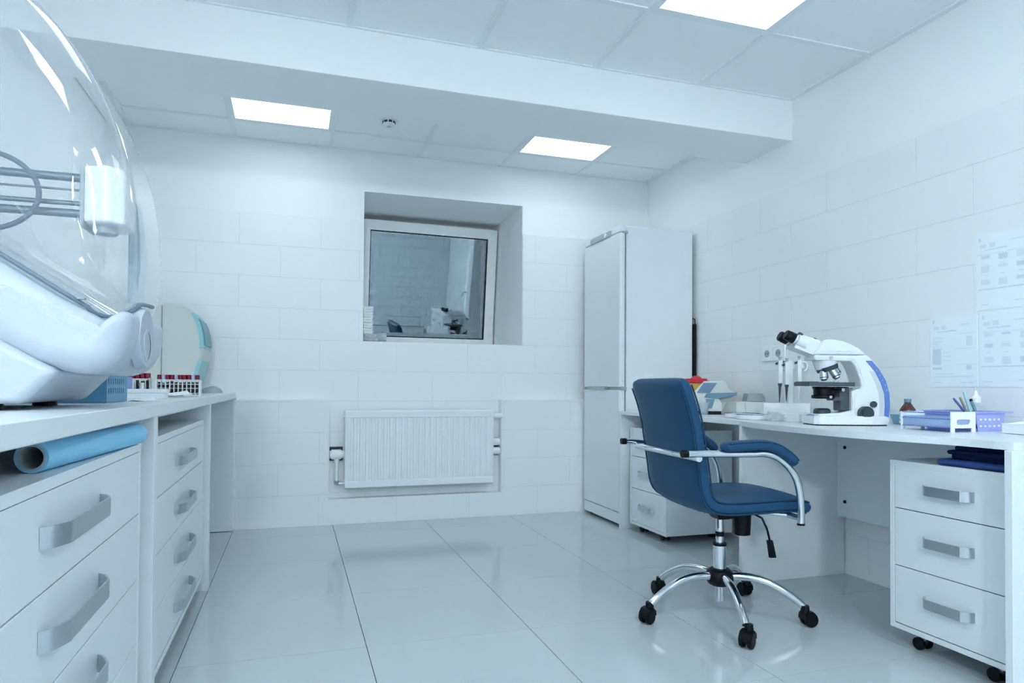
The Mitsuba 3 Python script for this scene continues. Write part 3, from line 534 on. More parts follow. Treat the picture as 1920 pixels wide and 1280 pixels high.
for x in (-.19, -.55):
    for y in (AY0 + .05, AY1 - .08): put("foot", lathe([(0, 0), (.024, 0), (.024, .008), (.022, .014), (0, .014)], (x, y, ZL), 24), "plastic_black", t)

# ------------------------------------------------------------------ tall narrow analyser at the back of the left counter
t = thing("blood_analyser", "tall cream analyser with teal front panels at the back of the left counter", "analyser")
ty0, ty1 = -.42, -.04
prof = spline([(-.205, ZL + .012), (-.165, ZL + .10), (-.140, ZL + .20), (-.134, ZL + .28), (-.145, ZL + .36), (-.175, ZL + .435), (-.215, ZL + .475)], 30).tolist()
put("housing", bprism(Polygon(prof + [(-.245, ZL + .488), (-.34, ZL + .492), (-.34, ZL + .012)]), "y", ty0, ty1, .012), "plastic_beige", t, smooth=40)
put("rear_housing", box(-.70, -.342, ty0 + .004, ty1 - .004, ZL + .012, ZL + .488, .006), "plastic_beige", t)
for a, b in ((0, 11), (14, 27)):
    pr = np.array(prof)[a:b]; put("front_panel", prism(Polygon(np.vstack([offs(np.vstack([prof, [(-.34, ZL + .49), (-.34, ZL)]]), -.004)[a:b], (pr - (.016, 0))[::-1]])), "y", ty0 - .003, ty1 - .02), "teal_panel", t, label="teal front panel")
pr = np.array(prof)[15:25]; put("display", prism(Polygon(np.vstack([pr + (.010, 0), (pr - (.004, 0))[::-1]])), "y", ty0 + .03, ty1 - .05), "teal_dark", t)
put("vent_dot", cat(*[cyl((-.40 - .011 * i, ty0 + .0045, ZL + .375 + .0115 * j), (-.40 - .011 * i, ty0 + .0025, ZL + .375 + .0115 * j), .0028, n=8) for i in range(5) for j in range(8)]), "gap_dark", t, kind="stuff")
for x in (-.25, -.65):
    for y in (ty0 + .05, ty1 - .05): put("foot", cyl((x, y, ZL), (x, y, ZL + .013), .018), "plastic_black", t)

# ------------------------------------------------------------------ small things on the left counter
t = thing("computer_mouse", "grey rounded computer mouse at the far end of the left counter", "computer mouse")
put("shell", hull([(.062 * math.cos(a) * math.cos(b) * (1 if math.cos(a) < 0 else 1) , .032 * math.sin(a) * math.cos(b), .040 * max(0, math.sin(b)) ** .9 + .002 * math.cos(a)) + np.array((-.115, -.165, ZL)) for a in np.linspace(0, 2 * PI, 30) for b in np.linspace(0, PI / 2, 9)]), "plastic_grey", t, smooth=60)
put("cable", tube(spline([(-.175, -.165, ZL + .006), (-.20, -.16, ZL + .004), (-.25, -.14, ZL + .003), (-.31, -.10, ZL + .003)], 14), .0025, 6), "plastic_grey", t)
ORD = ["first", "second", "third", "fourth", "fifth", "sixth", "seventh", "eighth", "ninth", "tenth", "eleventh", "twelfth", "thirteenth"]
def tube_rack(y, x0, n, pitch, rows, capcols, lab, tlabel, grp, wire, blue=False):
    t = thing("tube_rack", lab, "test tube rack"); z = ZL; x1 = x0 + n * pitch; w = rows * pitch
    if wire:
        for yy in (y, y + w):
            for zz in (.012, .034, .052, .068): put("wire", cyl((x0 - .004, yy, z + zz), (x1 + .004, yy, z + zz), .0013, n=8), "plastic_white", t)
            for i in range(n + 1): put("wire", cyl((x0 + i * pitch, yy, z + .012), (x0 + i * pitch, yy, z + .069), .0013, n=8), "plastic_white", t)
        for xx in (x0 - .004, x1 + .004):
            for zz in (.034, .052, .068): put("wire", cyl((xx, y, z + zz), (xx, y + w, z + zz), .0013, n=8), "plastic_white", t)
            for yy in (y, y + w): put("leg", cyl((xx, yy, z), (xx, yy, z + .069), .0032, n=10), "plastic_white", t)
        put("base_grid", box(x0, x1, y, y + w, z + .002, z + .004), "plastic_white", t, smooth=False)
    else:
        put("shelf", box(x0, x1, y, y + w, z + .004, z + .008), "frosted", t, smooth=False)
        for xx in (x0, x1): put("end_plate", box(xx - .002, xx + .002, y, y + w, z, z + .075), "frosted", t, smooth=False)
    for r in range(rows):
        for i in range(n):
            cx, cy = x0 + (i + .5) * pitch, y + (r + .5) * pitch; c = capcols[(i + 3 * r) % len(capcols)]
            if c is None: continue
            k = thing("test_tube", tlabel[c].format(ORD[i], "front" if r == 0 else "back"), "test tube", grp)
            h = .0058; zb = z + .0045; fill = .038 + .006 * rng.random(); top = fill + .010 + .012 * rng.random()
            put("glass", lathe([(0, 0), (.004, .0015), (h, .006), (h, .072), (h - .0008, .072), (h - .0008, .006), (0, .002)], (cx, cy, zb), 14), "clear_thin", k, smooth=50)
            put("clot", lathe([(0, .002), (.0038, .003), (.0048, .007), (.0048, fill), (0, fill)], (cx, cy, zb), 14), "blood", k, smooth=50)
            put("serum", lathe([(0, fill + .0003), (.0048, fill + .0003), (.0048, top), (0, top)], (cx, cy, zb), 14), "serum", k, smooth=50)
            if rng.random() < .7: put("paper_label", lathe([(h + .0002, .020), (h + .0004, .020), (h + .0004, .052), (h + .0002, .052)], (cx, cy, zb), 14) if blue else lathe([(h + .0002, .056), (h + .0004, .056), (h + .0004, .064), (h + .0002, .064)], (cx, cy, zb), 14), "paper", k, smooth=50)
            put("cap", lathe([(0, .068), (.0074, .068), (.0078, .070), (.0078, .086), (.007, .088), (.0, .088)], (cx, cy, zb), 16), "red_cap" if c == "r" else "lilac_cap", k, smooth=40)
    return t
tube_rack(-1.235, -.215, 10, .0168, 2, ["r", "l", "r", "r", "l", "r", "r", "r", "l", "r"], "white wire rack of blood tubes standing in front of the cream analyser",
          {"r": "red capped blood tube, {} from the left in the wire rack's {} row", "l": "pale lilac capped blood tube, {} from the left in the wire rack's {} row"}, "blood tubes in the wire rack", True)
tube_rack(-1.62, -.305, 8, .0170, 2, ["r", "r", "r", "r", "r", "r", "r", "r"], "clear rack of red capped tubes behind the small white box, under the analyser's nose",
          {"r": "red capped blood tube behind the small white box, {} from the left, {} row", "l": ""}, "blood tubes behind the white box", False, True)
t = thing("carton", "small flat white box on the left counter in front of the tube racks", "box")
put("tray", box(-.225, -.075, -1.86, -1.80, ZL, ZL + .020, .001), "plastic_white", t); put("cover", box(-.227, -.073, -1.862, -1.798, ZL + .0202, ZL + .034, .0015), "plastic_white", t)
single("blue_label_card", box(-.245, -.222, -1.65, -1.645, ZL + .001, ZL + .078), "periwinkle", "blue card standing among the tubes behind the small white box", "card", smooth=False)
t = thing("paper_stack", "loose white papers with a lifted corner beside the wire tube rack", "papers")
def sheet(cx, cy, z, w, d, ang, curl, n=10, thick=.0006):
    u, v = np.meshgrid(np.linspace(-.5, .5, n), np.linspace(-.5, .5, n), indexing="ij"); X, Y = u * w, v * d
    Z = curl * np.maximum(0, u + v - .1) ** 2 + .002 * (np.sin(5 * u + 3 * v) + 1); a = math.radians(ang)
    top = np.c_[(cx + X * math.cos(a) - Y * math.sin(a)).ravel(), (cy + X * math.sin(a) + Y * math.cos(a)).ravel(), (z + Z).ravel()]
    f = grid_faces(n, n, False); m = len(top); v_ = np.vstack([top, top - (0, 0, thick)]); ff = list(f) + [(c + m, b + m, a_ + m) for a_, b, c in f]
    edge = [i for i in range(n)] + [i * n + n - 1 for i in range(1, n)] + [(n - 1) * n + i for i in range(n - 2, -1, -1)] + [i * n for i in range(n - 2, 0, -1)]
    for i in range(len(edge)):
        p, q = edge[i], edge[(i + 1) % len(edge)]; ff += [(p, q, q + m), (p, q + m, p + m)]
    return fixed(v_, ff)
for i, (a, c) in enumerate(((12, .012), (-8, .006), (20, .022))): put("sheet", sheet(-.135 + .01 * i, -1.50 + .02 * i, ZL + .002 + .003 * i, .13, .10, a, c), "paper", t, smooth=50)
single("paper_scrap", sheet(-.075, -2.20, ZL + .001, .07, .05, 30, .012), "paper", "small torn paper scrap beside the blue crate", "paper", smooth=50)
t = thing("crate", "blue plastic basket with square holes half hidden under the analyser", "basket")
cx0, cx1, cy0, cy1, ch = -.40, -.118, -2.42, -2.20, .082
def crate_side(length):
    p = sbox(0, 0, length, ch)
    for i in range(int(length / .022) - 1):
        for j in range(2): p = p.difference(rect(.010, .016, .003, (.020 + i * .022, .030 + j * .026)))
    return p
put("base", box(cx0, cx1, cy0, cy1, ZL + .001, ZL + .005), "blue_plastic", t, smooth=False)
for yy in (cy0, cy1 - .003): put("long_wall", move(prism(crate_side(cx1 - cx0), "y", yy, yy + .003), M(0, (cx0, 0, ZL + .001))), "blue_plastic", t, smooth=False)
for xx in (cx0, cx1 - .003): put("end_wall", move(prism(crate_side(cy1 - cy0), "x", xx, xx + .003), M(0, (0, cy0, ZL + .001))), "blue_plastic", t, smooth=False)
put("rim", cat(box(cx0 - .004, cx1 + .004, cy0 - .004, cy0 + .003, ZL + .080, ZL + .085, .001), box(cx0 - .004, cx1 + .004, cy1 - .003, cy1 + .004, ZL + .080, ZL + .085, .001), box(cx0 - .004, cx0 + .003, cy0, cy1, ZL + .080, ZL + .085, .001), box(cx1 - .003, cx1 + .004, cy0, cy1, ZL + .080, ZL + .085, .001)), "blue_plastic", t)
t = thing("paper_roll", "thick roll of light blue paper lying in the gap above the nearest left drawers", "paper roll")
def annulus(ro, ri): return Point(0, 0).buffer(ro, quad_segs=16).difference(Point(0, 0).buffer(ri, quad_segs=16))
POSE[0] = M(-4.0, (-.062, -3.10, .753 + .0262))
put("paper", prism(annulus(.0258, .021), "y", 0, .56), "roll_blue", t, smooth=40); put("core", prism(annulus(.0209, .0185), "y", -.002, .558), "card_grey", t, smooth=40, label="grey cardboard core")
POSE[0] = None
single("black_bag", rbox(-.50, -.20, -3.50, -3.08, .754, .80, .02), "plastic_black", "black block painted as the dark shade behind the blue paper roll", "bag", smooth=40)  # black block stands in for the shade behind the roll

# ------------------------------------------------------------------ things on the right desks
def at_plane(x, y, ang=-17.3, z=ZD): return M(ang, (x, y, z))
t = thing("sharps_bin", "yellow sharps container with a red lid behind the chair's backrest", "sharps container")
POSE[0] = at_plane(2.775, -.80)
put("tub", hull([(x * s * .5, y * s * .5, z) for z, s in ((.001, .085), (.180, .148)) for x, y in [(math.cos(a), math.sin(a)) for a in np.linspace(0, 2 * PI, 28)]] ), "yellow_bin", t, smooth=50)
put("lid", cat(lathe([(0, .180), (.080, .180), (.083, .184), (.083, .192), (.070, .200), (.055, .204), (0, .206)], n=40), lathe([(.06, .200), (.066, .200), (.066, .210), (.06, .210)], n=40)), "red_lid", t, smooth=40); put("lid_knob", hull([(x, y, z) for x in (-.03, .03) for y in (-.012, .012) for z in (.204, .215)] + [(x, y, .228) for x in (-.012, .012) for y in (-.008, .008)]), "red_lid", t)
POSE[0] = None
t = thing("photometer", "grey bench photometer with sloping screen and blue lid arm on the straight desk", "photometer")
POSE[0] = at_plane(2.715, -1.12, -36)
put("housing", bprism(Polygon([(-.20, .018), (.012, .018), (.025, .05), (.050, .085), (.096, .118), (.048, .148), (.030, .19), (.018, .193), (-.088, .191), (-.150, .122), (-.20, .110)]), "y", -.02, .15, .008), "plastic_beige", t, smooth=40)
put("front_shell", bprism(Polygon([(-.20, .018), (.008, .018), (.014, .06), (-.01, .10), (-.06, .118), (-.20, .112)]), "y", -.075, -.018, .010), "plastic_beige", t, smooth=40)
sc = move(bprism(rect(.070, .075, .003), "z", 0, .004, .001, 2), M(0)); 
put("screen", hull([(-.126, -.024, .123), (-.054, -.024, .123), (-.015, -.024, .180), (-.088, -.024, .180), (-.126, -.020, .125), (-.054, -.020, .125), (-.015, -.020, .182), (-.088, -.020, .182)]), "screen_blue", t, label="dark blue sloping screen")
put("lid_arm", bprism(Polygon([(-.085, .098), (-.072, .120), (.093, .127), (.094, .114), (-.022, .090)]), "y", -.082, -.030, .003, 2), "steel_blue", t, label="blue lid arm"); put("front_flap", bprism(Polygon([(-.075, .088), (-.028, .088), (-.042, .036), (-.072, .038)]), "y", -.084, -.074, .003, 2), "steel_blue", t)
put("base", box(-.19, .008, -.07, .14, .002, .018, .002), "plastic_black", t)
POSE[0] = None
t = thing("plastic_cup", "clear plastic cup with a white stick in front of the photometer", "cup")
POSE[0] = at_plane(2.60, -1.13)
put("cup", lathe([(0, .001), (.023, .001), (.031, .068), (.033, .068), (.033, .070), (.030, .070), (.022, .003), (0, .003)], n=32), "frosted", t, smooth=40); put("stick", cyl((.005, 0, .01), (.040, .01, .118), .002), "plastic_white", t); put("liquid", lathe([(0, .004), (.0215, .004), (.023, .018), (0, .018)], n=28), "frosted", t, smooth=40)
POSE[0] = None
t = thing("printer", "low cream benchtop device with a clear hood behind the round dishes", "device")
POSE[0] = at_plane(2.765, -1.325)
put("housing", bprism(Polygon([(-.10, 0.004), (.098, .004), (.098, .055), (.088, .076), (-.06, .078), (-.10, .074)]), "y", -.06, .08, .006), "plastic_beige", t, smooth=40); put("front_panel", bprism(Polygon([(-.045, .006), (.096, .006), (.092, .074), (-.058, .076)]), "y", -.068, -.058, .003, 2), "plastic_beige", t)
put("hood", bprism(Polygon([(-.02, .078), (.085, .078), (.080, .110), (.065, .122), (-.012, .122)]), "y", .0, .075, .004, 2), "plastic_grey", t); put("foot", box(-.09, .09, -.05, .07, 0, .004), "plastic_black", t, smooth=False)
POSE[0] = None
for i, (x, y, r, ww) in enumerate(((2.54, -1.545, .084, "partly behind its twin, nearer the photometer"), (2.50, -1.69, .086, "the nearer one, at the joint of the desks"))):
    t = thing("dish", f"round white dish with blue rim, {ww}", "dish", "round white dishes")
    put("dish", lathe([(0, .001), (r - .004, .001), (r, .006), (r, .022), (r - .003, .022), (r - .004, .006), (0, .005)], (x, y, ZD), 48), "plastic_white", t, smooth=40); put("rim", lathe([(r - .002, .0222), (r + .001, .0222), (r + .001, .0250), (r - .002, .0250)], (x, y, ZD), 48), "steel_blue", t, smooth=40, label="blue rim")
t = thing("carton", "upright white cardboard box below the pipette stand", "box")
POSE[0] = at_plane(2.735, -1.56)
put("walls", man(mbox(-.073, .165, -.025, .004, 0.001, .076) - mbox(-.070, .162, -.022, .001, .004, .2)), "plastic_white", t, smooth=False); put("flap", box(-.073, .165, -.0265, -.0255, .045, .0765), "plastic_white", t, smooth=False)
POSE[0] = None
single("sample_box", cat(box(2.79, 2.87, -1.98, -1.90, ZD, ZD + .05, .002), box(2.788, 2.872, -1.982, -1.898, ZD + .05, ZD + .068, .002)), "steel_blue", "low teal box against the wall behind the microscope stage", "box")
single("tissue_box", box(2.50, 2.60, -1.98, -1.90, ZD, ZD + .04, .002), "plastic_white", "small white box beside the microscope's base", "box")
def crumple(c, s, seed, amp=.35, sub=3):
    m = trimesh.creation.icosphere(subdivisions=sub); import meshkit
    n = meshkit.noise(m.vertices * 2.2 + seed * 7.1, seed); n2 = meshkit.noise(m.vertices * 5.0 + seed, seed + 3)
    v = m.vertices * (1 - amp + amp * 2 * np.abs(n - .5) * 2 + .18 * (n2 - .5))[:, None]; v = v * np.array(s); v[:, 2] = np.maximum(v[:, 2], -s[2] * .55); v[:, 2] += s[2] * .55
    m.vertices = v + np.array(c); return m
single("plastic_wrap", crumple((2.475, -1.86, ZD), (.052, .035, .032), 3), "film", "crumpled clear plastic wrap in front of the white cardboard box", "plastic wrap", smooth=False)
# pipette stand
t = thing("pipette_stand", "white column stand with round hooks holding three pipettes", "stand")
POSE[0] = at_plane(2.83, -1.52)
put("column", hull([(x, y, z) for x in (.012, .034) for y in (-.01, .01) for z in (.012, .30)]), "plastic_white", t); put("base", lathe([(0, 0), (.049, 0), (.050, .006), (.045, .012), (0, .013)], (.023, 0.004, 0), 40), "plastic_white", t, smooth=40)
put("crossbar", bprism(rect(.12, .03, .004, (.035, .275)), "y", -.008, .008, .003, 2), "plastic_white", t)
for x in (-.018, .085):
    a = np.linspace(-.4, PI + .4, 24); put("hook", tube([(x + .020 * math.cos(q) * 1.0, -.022, .268 + .024 * math.sin(q)) for q in np.linspace(-PI * .5, PI * .75, 24)], .0045, 8), "charcoal" if x < 0 else "plastic_white", t, smooth=50)
POSE[0] = None
for i, (x, zt, tipc, ww) in enumerate(((-.044, .310, "charcoal", "leftmost white pipette with a dark tip cone on the stand"), (-.014, .303, "charcoal", "second white pipette with a dark tip cone, right beside the leftmost"), (.056, .315, "plastic_white", "white pipette with a white tip cone, right of the stand's column"))):
    p = thing("pipette", ww, "pipette", "pipettes on the stand"); POSE[0] = at_plane(2.83, -1.52); y = -.034 if i != 1 else -.046
    b = zt - .132
    put("handle", hull([(x + dx, y + dy, z) for dx, dy, z in [(sx * .0105, sy * .009, zt - .012) for sx in (-1, 1) for sy in (-1, 1)] + [(sx * .0095, sy * .008, b) for sx in (-1, 1) for sy in (-1, 1)]]), "plastic_white", p)
    put("plunger", cat(cyl((x, y, zt - .012), (x, y, zt), .005), cyl((x, y, zt - .001), (x, y, zt + .006), .0085)), "steel_grey" if tipc == "charcoal" else "plastic_grey", p)
    put("finger_hook", hull([(x - .024, y - .004, zt - .026), (x - .009, y - .004, zt - .02), (x - .024, y + .004, zt - .026), (x - .009, y + .004, zt - .020), (x - .009, y, zt - .034), (x - .022, y, zt - .036)]), "charcoal", p)
    put("tip_cone", cat(cyl((x, y, b - .014), (x, y, b), .0085, .0105), cyl((x - .002, y, b - (.10 if i == 0 else .086)), (x, y, b - .012), .0018, .0072)), tipc, p); POSE[0] = None
t = thing("wall_socket", "white double power socket on the right wall behind the pipettes", "socket")
for y0 in (-1.272, -1.362):
    f = put("faceplate", box(XR - .012, XR, y0 - .043, y0 + .043, 1.055, 1.14, .002), "plastic_white", t)
    put("well", cat(cyl((XR - .0125, y0, 1.0975), (XR - .011, y0, 1.0975), .021)), "plastic_grey", f); put("pin_hole", cyl((XR - .0135, y0 - .0095, 1.0975), (XR - .012, y0 - .0095, 1.0975), .0032), "gap_dark", f); put("pin_hole", cyl((XR - .0135, y0 + .0095, 1.0975), (XR - .012, y0 + .0095, 1.0975), .0032), "gap_dark", f)
put("cable_cover", box(XR - .014, XR, -1.415, -1.408, .76, 1.17, .002), "plastic_white", t)
t = thing("bottle", "brown glass bottle with blue cap and white label behind the letter tray", "bottle")
POSE[0] = at_plane(2.795, -2.244)
put("glass", lathe([(0, .001), (.027, .001), (.030, .004), (.030, .060), (.028, .068), (.014, .090), (.011, .095), (.011, .10), (0, .10)], (.022, 0, 0), 36), "brown_glass", t, smooth=35); put("cap", lathe([(0, .096), (.0135, .096), (.0135, .109), (.0125, .111), (0, .111)], (.022, 0, 0), 28), "steel_blue", t, smooth=35)
lb = put("label", lathe([(.0303, .008), (.0307, .008), (.0307, .058), (.0303, .058)], (.022, 0, 0), 36), "paper", t, smooth=35); put("print_line", cat(*[lathe([(.0308, z), (.0311, z), (.0311, z + h), (.0308, z + h)], (.022, 0, 0), 36) for z, h in ((.020, .007), (.036, .003), (.046, .003))]), "periwinkle", lb, smooth=35)
POSE[0] = None
single("bowl", lathe([(0, .001), (.018, .001), (.032, .040), (.034, .042), (.030, .042), (.016, .004), (0, .004)], (2.862, -2.165, ZD), 36), "blue_pale", "small pale blue cup beside the microscope's right end", "cup", smooth=40)
# letter tray: two white ends joined by blue rails with a tinted clear pocket
t = thing("letter_tray", "white ended letter tray with blue rails at the front of the curved desk", "tray")
ox0, ox1, oy0, oy1 = 2.563, 2.680, -2.638, -2.436
endp = sbox(0, 0, ox1 - ox0, .072).difference(sbox(.018, -.01, ox1 - ox0 - .018, .014)).difference(rect(.066, .018, .009, ((ox1 - ox0) / 2, .036)))
for yy, q in ((oy0, endp), (oy1 - .005, sbox(0, 0, ox1 - ox0, .068).difference(sbox(.018, -.01, ox1 - ox0 - .018, .014)))): put("end_plate", move(bprism(q, "y", yy, yy + .005, .001, 2), M(0, (ox0, 0, ZD))), "plastic_white", t, smooth=False)
for x in (ox0 + .004, ox1 - .004):
    for z in (.016, .046, .066): put("rail", cyl((x, oy0 + .004, ZD + z), (x, oy1 - .004, ZD + z), .002, n=10), "rail_blue", t)
put("pocket", man(mbox(ox0 + .006, ox1 - .006, oy0 + .006, oy1 - .006, ZD + .018, ZD + .052) - mbox(ox0 + .008, ox1 - .008, oy0 + .008, oy1 - .008, ZD + .020, ZD + .1)), "tint_sheet", t, smooth=False)
single("slide_pack", box(2.585, 2.655, -2.51, -2.45, ZD + .0205, ZD + .040, .001), "blue_pale", "pale blue pack lying at the far end of the letter tray", "pack")
single("paper_pad", box(2.58, 2.66, -2.62, -2.52, ZD + .0205, ZD + .030, .001), "paper", "white paper pad lying at the near end of the letter tray", "paper pad")
t = thing("basket", "lilac plastic basket with heart shaped holes at the right end of the desk", "basket")
bx0, bx1, by0, by1, bh = 2.694, 2.838, -2.628, -2.43, .066
def heart(s): 
    a = np.linspace(0, 2 * PI, 28, endpoint=False); return Polygon(np.c_[16 * np.sin(a) ** 3, 13 * np.cos(a) - 5 * np.cos(2 * a) - 2 * np.cos(3 * a) - np.cos(4 * a)] * s / 17)
def bside(L):
    p = Polygon([(.012, 0), (L - .012, 0), (L, bh), (0, bh)])
    for i in range(max(3, int((L - .03) / .0225))):
        for j in (0, 1): p = p.difference(affinity.translate(heart(.0086), .026 + i * .0225, .020 + j * .0235))
    return p
put("side", move(prism(bside(bx1 - bx0), "y", 0, .0025), M(0, (bx0, by0, ZD))), "lilac_plastic", t, smooth=False); put("side", move(prism(bside(bx1 - bx0), "y", 0, .0025), M(0, (bx0, by1, ZD))), "lilac_plastic", t, smooth=False)
for x in (bx0, bx1 - .0025): put("side", move(prism(bside(by1 - by0), "x", 0, .0025), M(0, (x, by0, ZD))), "lilac_plastic", t, smooth=False)
put("base", box(bx0 + .01, bx1 - .01, by0 + .003, by1, ZD + .001, ZD + .004), "lilac_plastic", t, smooth=False)
put("rim", man(mbox(bx0 - .006, bx1 + .036, by0 - .006, by1 + .008, ZD + bh, ZD + bh + .006) - mbox(bx0 + .003, bx1 - .003, by0 + .003, by1 - .001, ZD, ZD + .2)), "lilac_plastic", t, smooth=False)
for (dx, dz, m_, r, nm, yy, xb) in ((-.088, .062, "pen_blue", .0042, "dark blue pen leaning furthest left out of the lilac basket", -2.600, 2.748), (-.040, .064, "pen_olive", .0042, "olive pencil in the lilac basket, second from the left", -2.575, 2.762), (-.026, .084, "pale_cyan", .0055, "thick pale cyan pen standing tallest in the lilac basket", -2.575, 2.768), (-.028, .058, "pen_teal", .0055, "teal marker with a black end in the lilac basket", -2.590, 2.783)):
    p0 = np.array([xb - .005, yy, ZD + .010]); p1 = p0 + np.array([dx, .02, bh + dz - .025]); u = (p1 - p0) / np.linalg.norm(p1 - p0)
    k = thing("pen", nm, "pen", "pens in the lilac basket"); put("barrel", cyl(p0, p1, r, n=14), m_, k); put("cap_end", cyl(p1, p1 + u * .008, r * .95, r * .8, n=14), "plastic_black" if m_ == "pen_teal" else m_, k)
single("white_note", box(2.708, 2.826, -2.6253, -2.6238, ZD + .006, ZD + .060), "paper", "white paper standing inside the lilac basket, showing through its hearts", "paper", smooth=False)
t = thing("dropper_bottle", "clear reagent bottle with a white dropper top standing in the lilac basket", "bottle")
put("glass", lathe([(0, .001), (.030, .001), (.033, .004), (.033, .066), (.030, .076), (.014, .090), (.012, .096), (.012, .100), (.0105, .100), (.0105, .09), (.028, .074), (.031, .066), (.031, .005), (0, .004)], (2.799, -2.55, ZD + .005), 36), "clear_thin", t, smooth=40)
put("dropper", lathe([(0, .098), (.0165, .098), (.0165, .116), (.009, .124), (.006, .136), (.005, .142), (0, .143)], (2.799, -2.55, ZD + .005), 28), "plastic_white", t, smooth=40)
t = thing("envelope", "white folded paper packet on the desk's right end in front of the lilac basket", "paper packet")
POSE[0] = M(-14, (2.77, -2.775, ZD))
put("top_sheet", sheet(0, 0, .034, .16, .10, 0, .02, thick=.002), "paper", t, smooth=50); put("bottom_sheet", sheet(.004, 0, .004, .15, .10, 3, -.006, thick=.002), "paper", t, smooth=50); put("side_fold", hull([(-.078, -.048, .002), (-.078, -.048, .034), (-.066, -.05, .004), (-.078, .048, .002), (-.078, .048, .034), (-.066, .05, .004)]), "paper", t)
POSE[0] = None
# folded cloth on the drawer unit
t = thing("folded_cloth", "folded navy and blue cloths on top of the drawer unit under the curved desk", "cloth")
def fold(x0, x1, y0, y1, z0, h, seed):
    m = rbox(x0, x1, y0, y1, z0, z0 + h, h * .42).subdivide().subdivide(); import meshkit
    v = m.vertices; d = meshkit.noise(v * np.array([18, 22, 60]) + seed, seed) - .5; m.vertices = v + np.c_[d * .02, d * .012, np.where(v[:, 2] > z0 + h * .3, d * .010, 0)]; return m
put("layer", fold(2.395, 2.62, -2.965, -2.715, .652, .022, 2), "cloth_blue", t, smooth=40); put("layer", fold(2.42, 2.64, -2.965, -2.745, .671, .024, 5), "cloth_navy", t, smooth=40); put("layer", fold(2.415, 2.63, -2.965, -2.735, .688, .016, 9), "cloth_navy", t, smooth=40); put("layer", fold(2.43, 2.64, -2.965, -2.75, .702, .014, 12), "cloth_navy", t, smooth=40)

# posters: flat printed sheets on the wall
def poster(lab, y1, y0, z0, z1, seed):
    t = thing("poster", lab, "poster", "printed sheets on the right wall"); R = random.Random(seed)
    put("sheet", box(XR - .002, XR, y0, y1, z0, z1), "poster_paper", t, smooth=False)
    w, h = y1 - y0, z1 - z0; q = {"print_pale": [], "print_dark": [], "print_red": [], "print_green": []}
    def bar(u0, u1, v0, v1, m): q[m].append(box(XR - .0026, XR - .002, y1 - u0 * w, y1 - u1 * w, z1 - v0 * h, z1 - v1 * h))
    bar(.06, .10, .04, .09, "print_dark"); bar(.08, .20, .13, .18, "print_pale"); bar(.25, .36, .12, .18, "print_pale"); bar(.64, .84, .12, .135, "print_pale")
    bar(.15, .58, .205, .215, "print_dark"); bar(.42, .56, .196, .206, "print_red" if seed != 1 else "print_green")
    if seed == 2:
        for v in (.29, .34, .37, .41, .44): bar(.06, .06 + .12 + .12 * R.random(), v, v + .014, "print_pale")
        bar(.06, .24, .46, .68, "print_dark")
        for v in (.50, .56, .62): bar(.28, .44, v, v + .014, "print_pale")
        for v in (.25, .46, .68): bar(.55, .96, v, v + .010, "print_pale")
        bar(.78, .90, .30, .43, "print_pale"); bar(.78, .88, .70, .76, "print_dark"); bar(.06, .26, .72, .75, "print_dark")
        bar(.05, .93, .845, .86, "print_pale"); bar(.12, .52, .81, .822, "print_pale"); bar(.10, .24, .93, .945, "print_pale"); bar(.66, .93, .93, .945, "print_pale")
    else:
        for u in (.10, .42, .74):
            for v in (.28, .42, .60): bar(u, u + .16, v, v + .03 + .07 * R.random(), "print_pale" if R.random() < .6 else "print_dark"); bar(u + .03, u + .12, v + .115, v + .125, "print_pale")
        bar(.04, .97, .26, .268, "print_pale"); bar(.04, .97, .72, .735, "print_dark"); bar(.10, .24, .92, .935, "print_pale"); bar(.7, .95, .90, .915, "print_pale")
    for m, l in q.items():
        if l: put("print", cat(*l), m, t, smooth=False, kind="stuff")
poster("white printed sheet on the wall nearest the microscope, left of the lower pair", -2.262, -2.462, .912, 1.203, 2)
poster("white printed sheet on the wall at the photo's right edge, lower row", -2.470, -2.675, .912, 1.203, 3)
poster("white printed sheet on the wall highest of the three, at the right edge", -2.458, -2.665, 1.212, 1.508, 1)

# ------------------------------------------------------------------ smoke detector, window sill things
t = thing("smoke_detector", "round white smoke detector on the ceiling between the two far lights", "smoke detector")
sx, sy = .872, -.50
put("base", lathe([(0, -.012), (.052, -.012), (.058, -.004), (.060, 0), (0, 0)], (sx, sy, ZC + .006), 40), "plastic_white", t, smooth=40)
put("chamber", lathe([(0, -.046), (.014, -.046), (.024, -.043), (.032, -.036), (.036, -.034), (.036, -.012), (0, -.012)], (sx, sy, ZC + .006), 40), "plastic_white", t, smooth=40)
for k in range(8):
    a = k * PI / 4 + .1; put("slot", move(box(.0345, .0372, -.010, .010, -.030, -.018), M(math.degrees(a), (sx, sy, ZC + .006))), "gap_dark", t, smooth=False)
put("badge", lathe([(.008, -.0475), (.0105, -.0475), (.0105, -.0455), (.008, -.0455)], (sx, sy, ZC + .006), 24), "plastic_grey", t)
for k in range(13):
    z = NICHE[2] + .001 + .0185 * k; y = .12 + .004 * rng.random(); x = .7925 + .003 * rng.random()
    p = thing("plate", f"white tray in the stack in the window niche, {ORD[k]} from the bottom", "tray", "stacked white trays on the window sill")
    put("tray", hull([(x + a, y + b, z + c) for c, i in ((0, .005), (.013, 0)) for a in (i, .066 - i) for b in (i, .085 - i)]), "plastic_white", p); put("rim", box(x - .001, x + .068, y - .002, y + .087, z + .013, z + .0162), "plastic_white", p, smooth=False)
t = thing("cup_stack", "stack of pale ribbed plastic cups lying on the window sill", "cups")
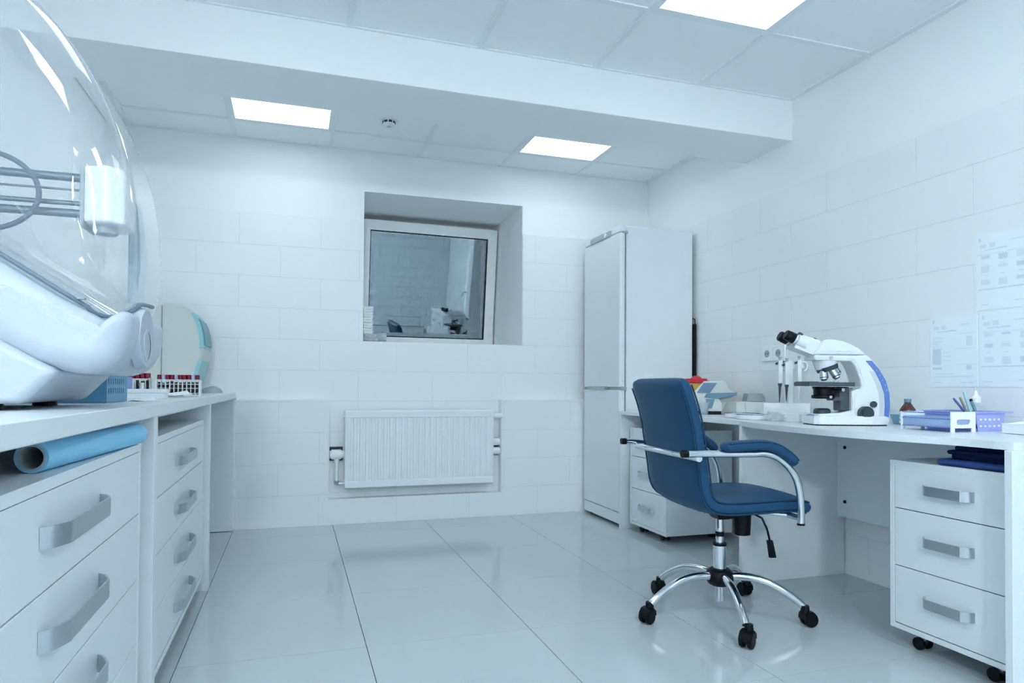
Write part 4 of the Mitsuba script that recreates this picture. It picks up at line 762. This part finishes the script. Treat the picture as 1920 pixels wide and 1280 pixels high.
for k in range(4): put("cup", lathe([(0, 0), (.034, 0), (.034, .05), (.032, .05), (.032, .003), (0, .003)], n=30).apply_transform(M(90, (.872 + .012 * k, .20, NICHE[2] + .036), (0, 1, 0))), "frosted", t, smooth=40)
single("plastic_bag", crumple((.845, .115, NICHE[2]), (.062, .035, .042), 5, .45), "film", "crumpled white plastic bag on the window sill", "bag", smooth=False)

# ------------------------------------------------------------------ sink unit that the window mirrors, behind the desk's end
t = thing("sink_unit", "white sink cabinet with metal tap, seen mirrored in the window", "sink")
put("cabinet", box(2.80, 3.44, -4.30, -3.62, .08, .79, .002), "laminate", t); put("plinth", box(2.84, 3.43, -4.28, -3.64, 0, .08), "laminate_edge", t, smooth=False)
put("worktop", man(mbox(2.78, 3.445, -4.32, -3.60, .79, .825) - mbox(2.90, 3.30, -4.22, -3.72, .70, .9)), "laminate", t, smooth=False)
put("basin", man(mbox(2.89, 3.31, -4.23, -3.71, .66, .828) - mbox(2.905, 3.295, -4.215, -3.725, .67, .9)), "plastic_white", t, smooth=False)
for yy in (-4.12, -3.80): put("door", box(2.782, 2.80, yy - .155, yy + .155, .10, .77, .002), "laminate", t); put("handle", box(2.768, 2.781, yy - .05, yy + .05, .66, .685, .002), "satin_metal", t)
tp = put("tap", cat(cyl((3.36, -3.97, .825), (3.36, -3.97, .87), .024), tube([(3.36, -3.97, .86), (3.36, -3.97, 1.08)] + [(3.30 + .06 * math.cos(a), -3.97, 1.08 + .06 * math.sin(a)) for a in np.linspace(.2, PI / 2, 8)] + [(3.20, -3.97, 1.14), (3.17, -3.97, 1.13), (3.16, -3.97, 1.09)], .011, 12)), "steel_grey", t, smooth=50)
t = thing("soap_bottle", "blue soap bottle beside the sink, seen mirrored in the window", "bottle")
put("bottle", lathe([(0, 0), (.036, 0), (.038, .005), (.038, .15), (.03, .17), (.014, .18), (.014, .19), (0, .19)], (3.30, -3.66, .825), 30), "blue_pale", t, smooth=40); put("pump", cat(cyl((3.30, -3.66, 1.01), (3.30, -3.66, 1.04), .006), box(3.26, 3.31, -3.667, -3.653, 1.04, 1.05, .002)), "plastic_white", t)
